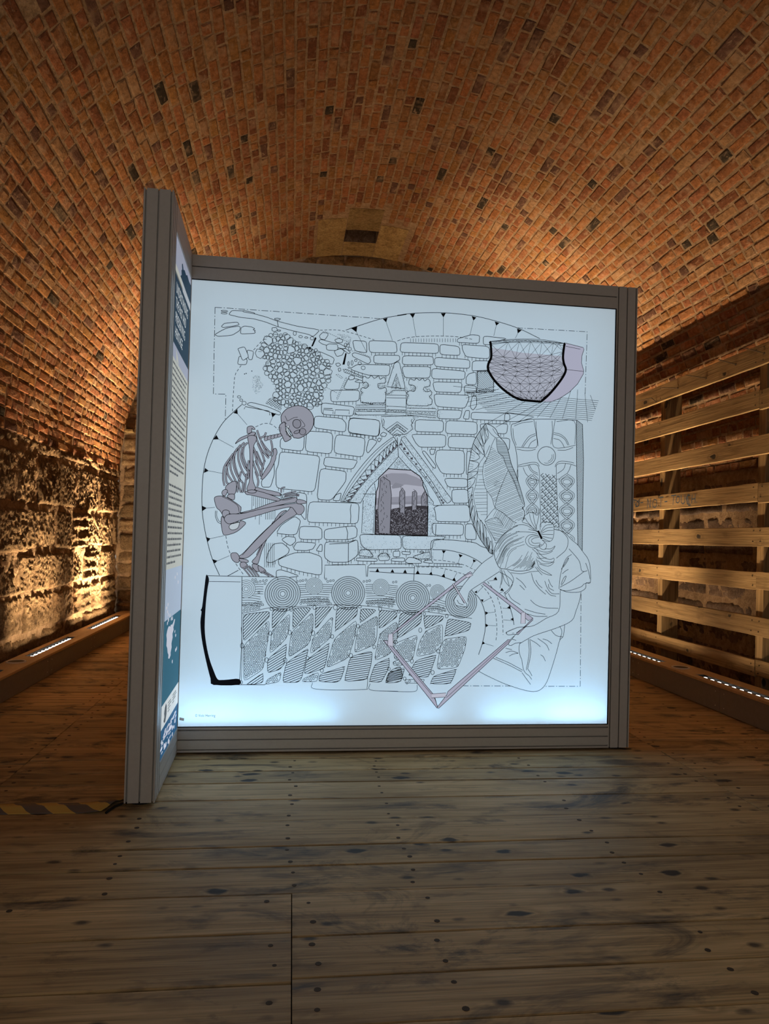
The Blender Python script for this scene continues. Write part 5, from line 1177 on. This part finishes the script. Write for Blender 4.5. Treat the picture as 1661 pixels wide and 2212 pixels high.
isch = _("185,1196 214,1163 241,1161 274,1171 280,1177 303,1166 286,1143 254,1117 210,1102 193,1106 184,1140 180,1168"); A_.shape(isch); A_.fl.append((A_.part, A_.smooth(_("221,1147 236,1161 263,1170 272,1165 264,1139 242,1129 226,1133"), True, 4), 10, A_.lv())); A_.curve(_("221,1147 236,1161 263,1170 272,1165 264,1139 242,1129 226,1133"), 2.6, True)
A_.curve(_("152,1223 152,1195 164,1167 179,1159"), 2.6); A_.curve(_("159,1223 158,1198 169,1173 179,1168"), 2.2); A_.curve(_("182,1295 226,1276 260,1252 268,1221"), 2.4)
A_.shape(_("185,1205 189,1224 206,1228 220,1220 215,1197 196,1191"))
A_.shape(_("524,1250 541,1253 559,1225 553,1214 481,1166 400,1073 346,1015 313,989 277,988 274,996 301,1019 371,1100 453,1182 513,1235"))
A_.shape(_("196,1180 204,1200 229,1209 284,1213 367,1236 450,1256 529,1270 563,1274 591,1261 595,1238 581,1218 562,1217 547,1236 524,1253 451,1236 368,1208 285,1182 241,1164 214,1160"))
A_.curve(_("513,1235 431,1159 344,1066 291,1002"), 2.2); A_.shape(_("554,1288 573,1294 605,1284 600,1275 563,1271"))
for q in (_("233,1001 240,1012 263,1012 277,991 275,968 259,965 242,978"), _("277,985 314,980 322,969 303,963 281,971"), _("281,962 303,967 320,949 309,935 287,940"), _("342,958 367,956 382,942 371,919 348,936"), _("373,951 404,934 410,920 388,914 374,931")): A_.shape(q)
for q in (_("295,940 315,918 333,896"), _("306,946 332,919 350,896"), _("314,952 343,924 363,897"), _("326,949 354,925 377,897"), _("388,920 411,909 428,898"), _("399,926 427,909 450,897")): A_.band(q, 5.5, 2, 2.2)
A_.shape(_("347,1349 392,1339 465,1325 471,1308 420,1314 347,1334")); A_.shape(_("297,1324 336,1332 392,1322 466,1296 461,1282 393,1294 325,1308 303,1310"))
A_.shape(_("300,1596 305,1608 327,1611 343,1604 342,1581 332,1558 330,1484 331,1399 337,1371 347,1343 330,1331 305,1333 307,1353 315,1381 315,1455 311,1540")); A_.shape(_("308,1330 330,1335 350,1331 345,1320 314,1319"))
for q in (_("476,1325 478,1348 495,1354"), _("488,1317 521,1327 552,1333"), _("494,1311 539,1322 568,1318"), _("491,1303 539,1313 567,1312"), _("483,1288 517,1295 545,1304")): A_.band(q, 5, 2, 2.2)
for p in (_("474,1316"), _("480,1305"), _("474,1294"), _("486,1297"), _("483,1313")): A_.oval(p[0], 4.5, 4, 2.2)
A_.shape(_("465,1701 467,1724 491,1754 525,1770 553,1775 587,1767 617,1743 631,1709 627,1669 608,1639 597,1630 581,1618 558,1607 541,1608 531,1610 524,1624 512,1646 494,1662 471,1678"), 2, 3.2)
A_.shape(_("457,1660 463,1675 485,1687 488,1668 492,1645 504,1623 519,1605 496,1588 485,1590 473,1615 460,1638"), 2, 3.2)
A_.fl.append((A_.part, _("502,1671 509,1669 501,1645 518,1615 531,1608 524,1605 513,1611 489,1642 494,1656"), 10, A_.lv())); A_.line(_("502,1671 509,1669 501,1645 518,1618"), 2.4); A_.line(_("494,1656 489,1642 513,1609"), 2.4)
A_.shape(_("525,1687 535,1701 558,1700 566,1680 559,1663 542,1659 528,1670"), 7, 3); A_.shape(_("532,1635 540,1644 561,1651 560,1640 549,1631 535,1631"), 7, 2.6); c = _("576,1642")[0]; A_.fl.append((A_.part, [(c[0]+17*math.cos(i*.5), c[1]+17*math.sin(i*.5)) for i in range(13)], 7, A_.lv())); A_.oval(c, 17, 17, 2.6, 16)
for q in (_("484,1719 493,1702 499,1694 527,1710 549,1715"), _("561,1706 578,1689 587,1672 568,1663"), _("479,1690 488,1679 494,1682"), _("505,1646 515,1637 512,1629 521,1621 518,1615"), _("489,1639 495,1634 494,1625 502,1618")): A_.curve(q, 2.2)
A_.line(_("463,1638 466,1660 452,1656"), 2)
# --- person bending over the drawing board, and the board
A_.part = 'printed_person'
body = _("1597,1032 1536,987 1476,918 1439,872 1406,819 1391,797 1388,782 1407,763 1450,757 1465,768 1467,809 1478,843 1539,885 1634,948 1678,922 1702,885 1665,824 1697,779 1745,750 1779,656 1681,628 1690,615 1725,614 1695,565 1749,569 1755,509 1776,433 1690,456 1611,489 1532,421 1583,395 1677,354 1772,324 1835,313 1874,324 1904,358 1956,517 1974,586 2000,670 2039,693 2080,801 2087,847 2138,901 2128,985 2094,1061 2012,1151 1919,1178 1852,1154 1749,1189 1641,1125 1604,1056")
A_.erase(body)
for q in (_("1597,1032 1536,987 1476,918 1439,872 1406,819"), _("1634,948 1539,885 1478,843 1467,809 1464,783"), _("1406,819 1391,795 1395,778 1407,763 1450,759 1461,753"), _("1407,793 1419,775 1442,769"), _("1449,783 1461,772 1459,753"), _("1971,852 1964,742 1896,703 1829,664 1779,656 1739,652 1681,628"), _("2087,847 2080,801 2062,747 2039,693 1960,654 1843,615 1796,592 1753,567"), _("1681,628 1680,619 1690,613 1725,616 1744,614"), _("1725,610 1710,591 1691,567 1703,556 1730,569 1765,573"), _("1710,591 1733,584"), _("1967,860 2011,845 2075,846 2111,866 2114,893"),
    _("1926,1180 1966,1172 2002,1139 2008,1106 1994,1067 1945,1025"), _("1926,1180 1981,1167 2028,1126 2064,1098 2095,1060 2121,1027 2135,984 2139,900 2114,897"), _("2110,1003 2128,955 2136,917"), _("1969,856 2014,852 2084,873 2104,890 2139,900"), _("1964,861 1966,904 1977,966 2000,1024 2030,1047"), _("1974,966 2000,1010 2013,1029 2008,1012 1984,976"), _("2014,1077 2055,1035 2076,1007 2087,964 2102,957 2120,962"), _("1969,870 2023,900 2073,935 2102,957"), _("1974,885 1988,919 2002,931 1993,904 1976,880"), _("1980,942 1997,957 2014,967"), _("1808,943 1824,896 1855,859 1890,831"), _("1834,906 1849,882 1870,864"), _("1903,912 1916,884 1929,870"), _("1883,902 1899,864 1925,836 1967,835"), _("1904,886 1909,865 1935,851"),
    _("1634,944 1678,922 1706,892 1691,851 1665,824"), _("1665,824 1697,779 1745,750 1769,735"), _("1769,731 1840,713 1903,714"), _("1806,800 1838,774 1886,759 1962,757"), _("1776,750 1840,732 1891,725"), _("1725,916 1757,893 1781,864"), _("1745,878 1773,852"), _("1888,854 1916,828 1948,821"), _("1684,832 1704,802 1752,773"), _("1753,569 1750,539 1755,509 1767,479 1776,433 1789,411"), _("1800,592 1806,516 1792,426"), _("1808,592 1815,517 1800,433"), _("2000,670 1993,609 1974,586 1956,517 1927,419 1904,358 1874,324 1835,313 1772,324 1677,354 1583,395 1532,421"), _("1611,489 1690,456 1769,418"), _("1623,494 1697,465 1773,426"), _("1812,588 1844,570 1868,551"), _("1851,596 1899,563 1916,532"), _("1869,509 1885,498 1897,475"), _("1879,593 1907,585 1931,567"), _("1677,519 1711,527 1747,516"), _("1697,501 1720,512 1747,516"), _("1925,639 1953,612 1989,605"), _("1972,662 1985,632 1974,590"), _("1800,433 1812,418 1825,396"), _("1769,414 1794,381 1818,351"), _("1789,411 1809,396 1824,377"), _("1676,542 1711,535")): A_.curve(q, 2.5, False, 4)
head = _("1602,1038 1608,1081 1636,1129 1679,1168 1727,1193 1782,1176 1818,1139 1834,1068 1833,1025 1822,977 1788,957 1724,952 1675,960 1635,966 1615,996")
A_.erase(head); A_.curve(_("1822,977 1788,957 1724,952 1675,960 1635,966 1615,996 1602,1038 1608,1081 1636,1129 1679,1168 1727,1193"), 2.8)
s0 = np.array(A_.smooth(_("1608,1081 1602,1038 1618,994 1635,967 1679,962 1734,956 1788,960 1822,979"), False, 6)); s1 = np.array(A_.smooth(_("1728,1191 1762,1175 1778,1142 1774,1114 1789,1086 1810,1067 1831,1030 1829,1001"), False, 6)); rp = random.Random(12)
for k in range(34):
    t = (k/33)**.8; p = s0[int(t*(len(s0)-1))]; q = s1[int(t*(len(s1)-1))]; m = (p+q)/2+(np.array((-.18, .16)) if t < .55 else np.array((.05, -.12)))*np.linalg.norm(q-p)*(.9-abs(t-.5)); f0, f1 = rp.uniform(0, .35), rp.uniform(.55, 1); C_ = np.array(A_.smooth([p, m, q], False, 8)); A_.line(C_[int(f0*(len(C_)-1)):int(f1*(len(C_)-1))+1], 1.9)
bunL = [_("1787,1176 1812,1170 1839,1166"), _("1752,1213 1761,1242 1785,1262 1809,1267 1799,1276"), _("1809,1267 1832,1251 1844,1268 1846,1288 1844,1259 1836,1216 1827,1182"), _("1752,1211 1781,1204 1796,1195 1832,1168"), _("1698,1185 1737,1198 1777,1195 1817,1172 1837,1163"), _("1766,1237 1781,1214 1817,1177"), _("1790,1257 1801,1219 1829,1175"), _("1810,1263 1818,1220 1834,1175"), _("1718,1160 1768,1161 1817,1158 1837,1154"), _("1852,1173 1853,1207 1885,1217 1920,1209 1929,1175 1922,1127 1898,1112 1863,1121"), _("1854,1164 1881,1198 1916,1204"), _("1854,1159 1886,1184 1923,1190"), _("1856,1154 1891,1170 1926,1173"), _("1857,1150 1892,1151 1924,1151"), _("1858,1142 1892,1134 1920,1130"), _("1860,1135 1883,1122 1905,1115"),
    _("1842,1144 1803,1148 1778,1133 1772,1109 1789,1086 1819,1077 1859,1088 1878,1107"), _("1845,1140 1808,1139 1789,1119 1799,1095 1834,1087 1863,1097"), _("1848,1135 1818,1129 1804,1115 1819,1101 1848,1104"), _("1863,1121 1888,1098 1884,1074 1869,1069 1849,1083 1853,1106"), _("1819,1077 1860,1059 1899,1058 1924,1070 1936,1090 1914,1075 1879,1074"), _("1810,1072 1850,1044 1900,1050 1924,1063"), _("1834,1068 1870,1031 1910,1017 1931,1025 1926,1003 1871,992 1841,1011"), _("1835,1049 1866,1011 1906,1003 1933,1003 1901,981 1851,992"), _("1833,1020 1852,973 1892,950 1922,932 1872,945 1837,977"), _("1827,977 1852,949 1868,933"), _("1835,1030 1851,1021 1890,1026"), _("1635,961 1646,921 1638,859"), _("1643,961 1651,921 1645,878"), _("1655,954 1676,912 1689,868"), _("1645,954 1661,902 1687,870"), _("1675,955 1700,932 1711,899 1687,856 1658,831"), _("1695,943 1749,937 1798,948 1847,954")]
A_.erase(_("1752,1213 1785,1262 1830,1258 1836,1216 1852,1173 1885,1217 1925,1204 1922,1127 1888,1107 1934,1070 1931,1003 1871,983 1836,1020 1789,1086 1772,1109 1788,1143 1747,1194"))
for q in bunL: A_.curve(q, 2.3, False, 4)
A_.fill(_("1834,1168 1845,1171 1866,1129 1857,1123"), 1, 2)
A_.part = 'printed_drawing_board'
for q in (_("1447,926 1475,944 1485,936 1075,611 1067,617"), _("1022,579 1048,576 1298,294 1319,228 1314,228"), _("1315,232 1363,294 1370,314 1690,589 1706,587 1691,567 1323,226"), _("1732,623 1779,656 1798,679 1823,703 1822,693 1763,637 1744,615"), _("1552,889 1769,737 1823,703 1797,689 1749,729 1542,880")):
    A_.erase(q); A_.fill(q, 3, 1.7); A_.line(q, 2.8, True)
A_.line(_("1048,563 1299,282 1318,235"), 2); A_.line(_("1363,282 1794,673"), 2)
for q in (_("1445,921 1472,933 1491,926 1462,910"), _("1047,610 1071,614 1075,548 1045,552"), _("1281,302 1361,307 1359,285 1284,280"), _("1757,731 1780,734 1782,675 1756,673")): A_.erase(q); A_.fill(q, 11, 1.8); A_.line(q, 2.4, True)
hand = _("1681,630 1739,653 1779,652 1796,592 1753,567 1730,569 1703,556 1691,567 1710,591 1725,610 1690,613 1680,619"); A_.curve(_("1779,656 1739,652 1681,628 1680,619 1690,613 1725,616 1744,614"), 2.6); A_.curve(_("1725,610 1710,591 1691,567 1703,556 1730,569 1765,573"), 2.6); A_.curve(_("1709,621 1721,624"), 2)
pen = _("1379,878 1386,881 1454,781 1445,777"); A_.erase(pen); A_.fill(pen, 11, 1.9); A_.line(pen, 2.4, True); A_.line(_("1384,867 1449,775"), 2)

# turn the strokes and fills into thin printed meshes on the fabric
def ink(nm, e, d=.08):
    m = P_(nm, tuple(c*d for c in e), 0.0); q = next(n for n in m.node_tree.nodes if n.type == 'BSDF_PRINCIPLED'); q.inputs['Emission Color'].default_value = (*e, 1); q.inputs['Emission Strength'].default_value = 1.0; return m
AM = [P_('print_ink_black', (.010, .013, .024), 0.0), P_('print_solid_black', (.006, .009, .020), 0.0), ink('print_bone_grey', (.270, .285, .345)), ink('print_mid_lilac', (.37, .38, .49)), ink('print_dark_tone', (.07, .07, .09)), ink('print_sky_tone', (.39, .41, .49)), ink('print_cloud_tone', (.26, .27, .33)), ink('print_stone_tone', (.22, .23, .28)), ink('print_ground_tone', (.036, .034, .042)), ink('print_pale_lilac', (.36, .39, .47)), ink('print_paper', (.46, .53, .58)), ink('print_tape_pale', (.46, .48, .58))]
AREA = {}
for part, pts, w, mat, bb in A_.st:
    if len(pts) < 2: continue
    P = np.asarray(pts, float); d = np.diff(P, axis=0); L = np.linalg.norm(d, axis=1); keep = np.r_[True, L > .05]; P = P[keep]
    if len(P) < 2: continue
    T = np.gradient(P, axis=0); T /= np.maximum(np.linalg.norm(T, axis=1), 1e-9)[:, None]
    if len(P) > 3 and np.linalg.norm(P[0]-P[-1]) < .01: t = P[1]-P[-2]; t /= max(np.linalg.norm(t), 1e-9); T[0] = T[-1] = t
    N = np.c_[-T[:, 1], T[:, 0]]*w*.5
    V, F, MI = AREA.setdefault(part, ([], [], [])); o = len(V); y = FY-.0042
    V += [(p[0]/1000, y, p[1]/1000) for p in P+N]+[(p[0]/1000, y, p[1]/1000) for p in P-N]; n = len(P)
    F += [(o+i, o+n+i, o+n+i+1, o+i+1) for i in range(n-1)]; MI += [mat]*(n-1)
for part, pts, mat, lv in A_.fl:
    V, F, MI = AREA.setdefault(part, ([], [], [])); o = len(V); y = FY-.0022-lv*.001
    if sum(a[0]*b[1]-b[0]*a[1] for a, b in zip(pts, pts[1:]+pts[:1])) < 0: pts = pts[::-1]
    V += [(p[0]/1000, y, p[1]/1000) for p in pts]; F.append(tuple(range(o, o+len(pts)))); MI.append(mat)
for part, (V, F, MI) in AREA.items():
    me = bpy.data.meshes.new(part); me.from_pydata(V, [], F); me.update()
    for m_ in AM: me.materials.append(m_)
    me.polygons.foreach_set('material_index', MI); tag(link(part, me, None, main), kind='stuff')
o = text_mesh('\u00a9 Vicki Herring', .0185, AM[0], 'printed_credit', main, 1.05); p = _("83,189")[0]; o.rotation_euler = (math.pi/2, 0, 0); o.location = (p[0]/1000, FY-.0042, p[1]/1000)
wd = max(v.co.x for v in o.data.vertices); o.scale = (abs(_("181,189")[0][0]-p[0])/1000/wd, 1, 1)

# handwriting in blue marker on the fifth slat
blue = plain('blue_marker', (.03, .085, .17), .7); wr_ = MB()
for q in (_("6738,1558 6704,1515 6669,1471"), _("6737,1543 6645,1524 6611,1499 6643,1474 6687,1471"), _("6631,1500 6612,1525 6608,1546"), _("6645,1524 6615,1534 6606,1504 6625,1476 6656,1471 6677,1490 6645,1524"), _("6586,1507 6531,1507"), _("6450,1445 6446,1538 6395,1452 6387,1540"), _("6349,1493 6327,1526 6280,1518 6272,1472 6301,1449 6341,1458 6349,1493"), _("6235,1536 6157,1536"), _("6197,1534 6202,1453"), _("6133,1494 6085,1495"), _("6020,1540 5938,1542"), _("5980,1540 5987,1460"), _("5936,1501 5921,1532 5884,1528 5878,1493 5902,1473 5936,1482 5936,1501"), _("5856,1539 5853,1476 5827,1462 5797,1473 5796,1538"), _("5711,1526 5750,1533 5775,1509 5762,1466 5728,1444 5703,1450"), _("5769,1514 5737,1450"), _("5760,1524 5718,1449"), _("5683,1532 5690,1460"), _("5635,1535 5638,1461"), _("5685,1494 5636,1496"), _("5616,1469 5608,1465")):
    for (y0, z0_), (y1, z1_) in zip(q, q[1:]):
        a, b = np.array((y0/1000, z0_/1000)), np.array((y1/1000, z1_/1000)); d = b-a; n_ = np.array((-d[1], d[0]))/max(1e-9, np.linalg.norm(d))*.0042
        wr_.add([(3.2275, *(a+n_)), (3.2275, *(b+n_)), (3.2275, *(b-n_)), (3.2275, *(a-n_))], [(0, 1, 2, 3)])
lt = wr_.build('lettering', blue, slats[4]); tag(lt, 'blue handwritten words do not touch', kind='stuff')
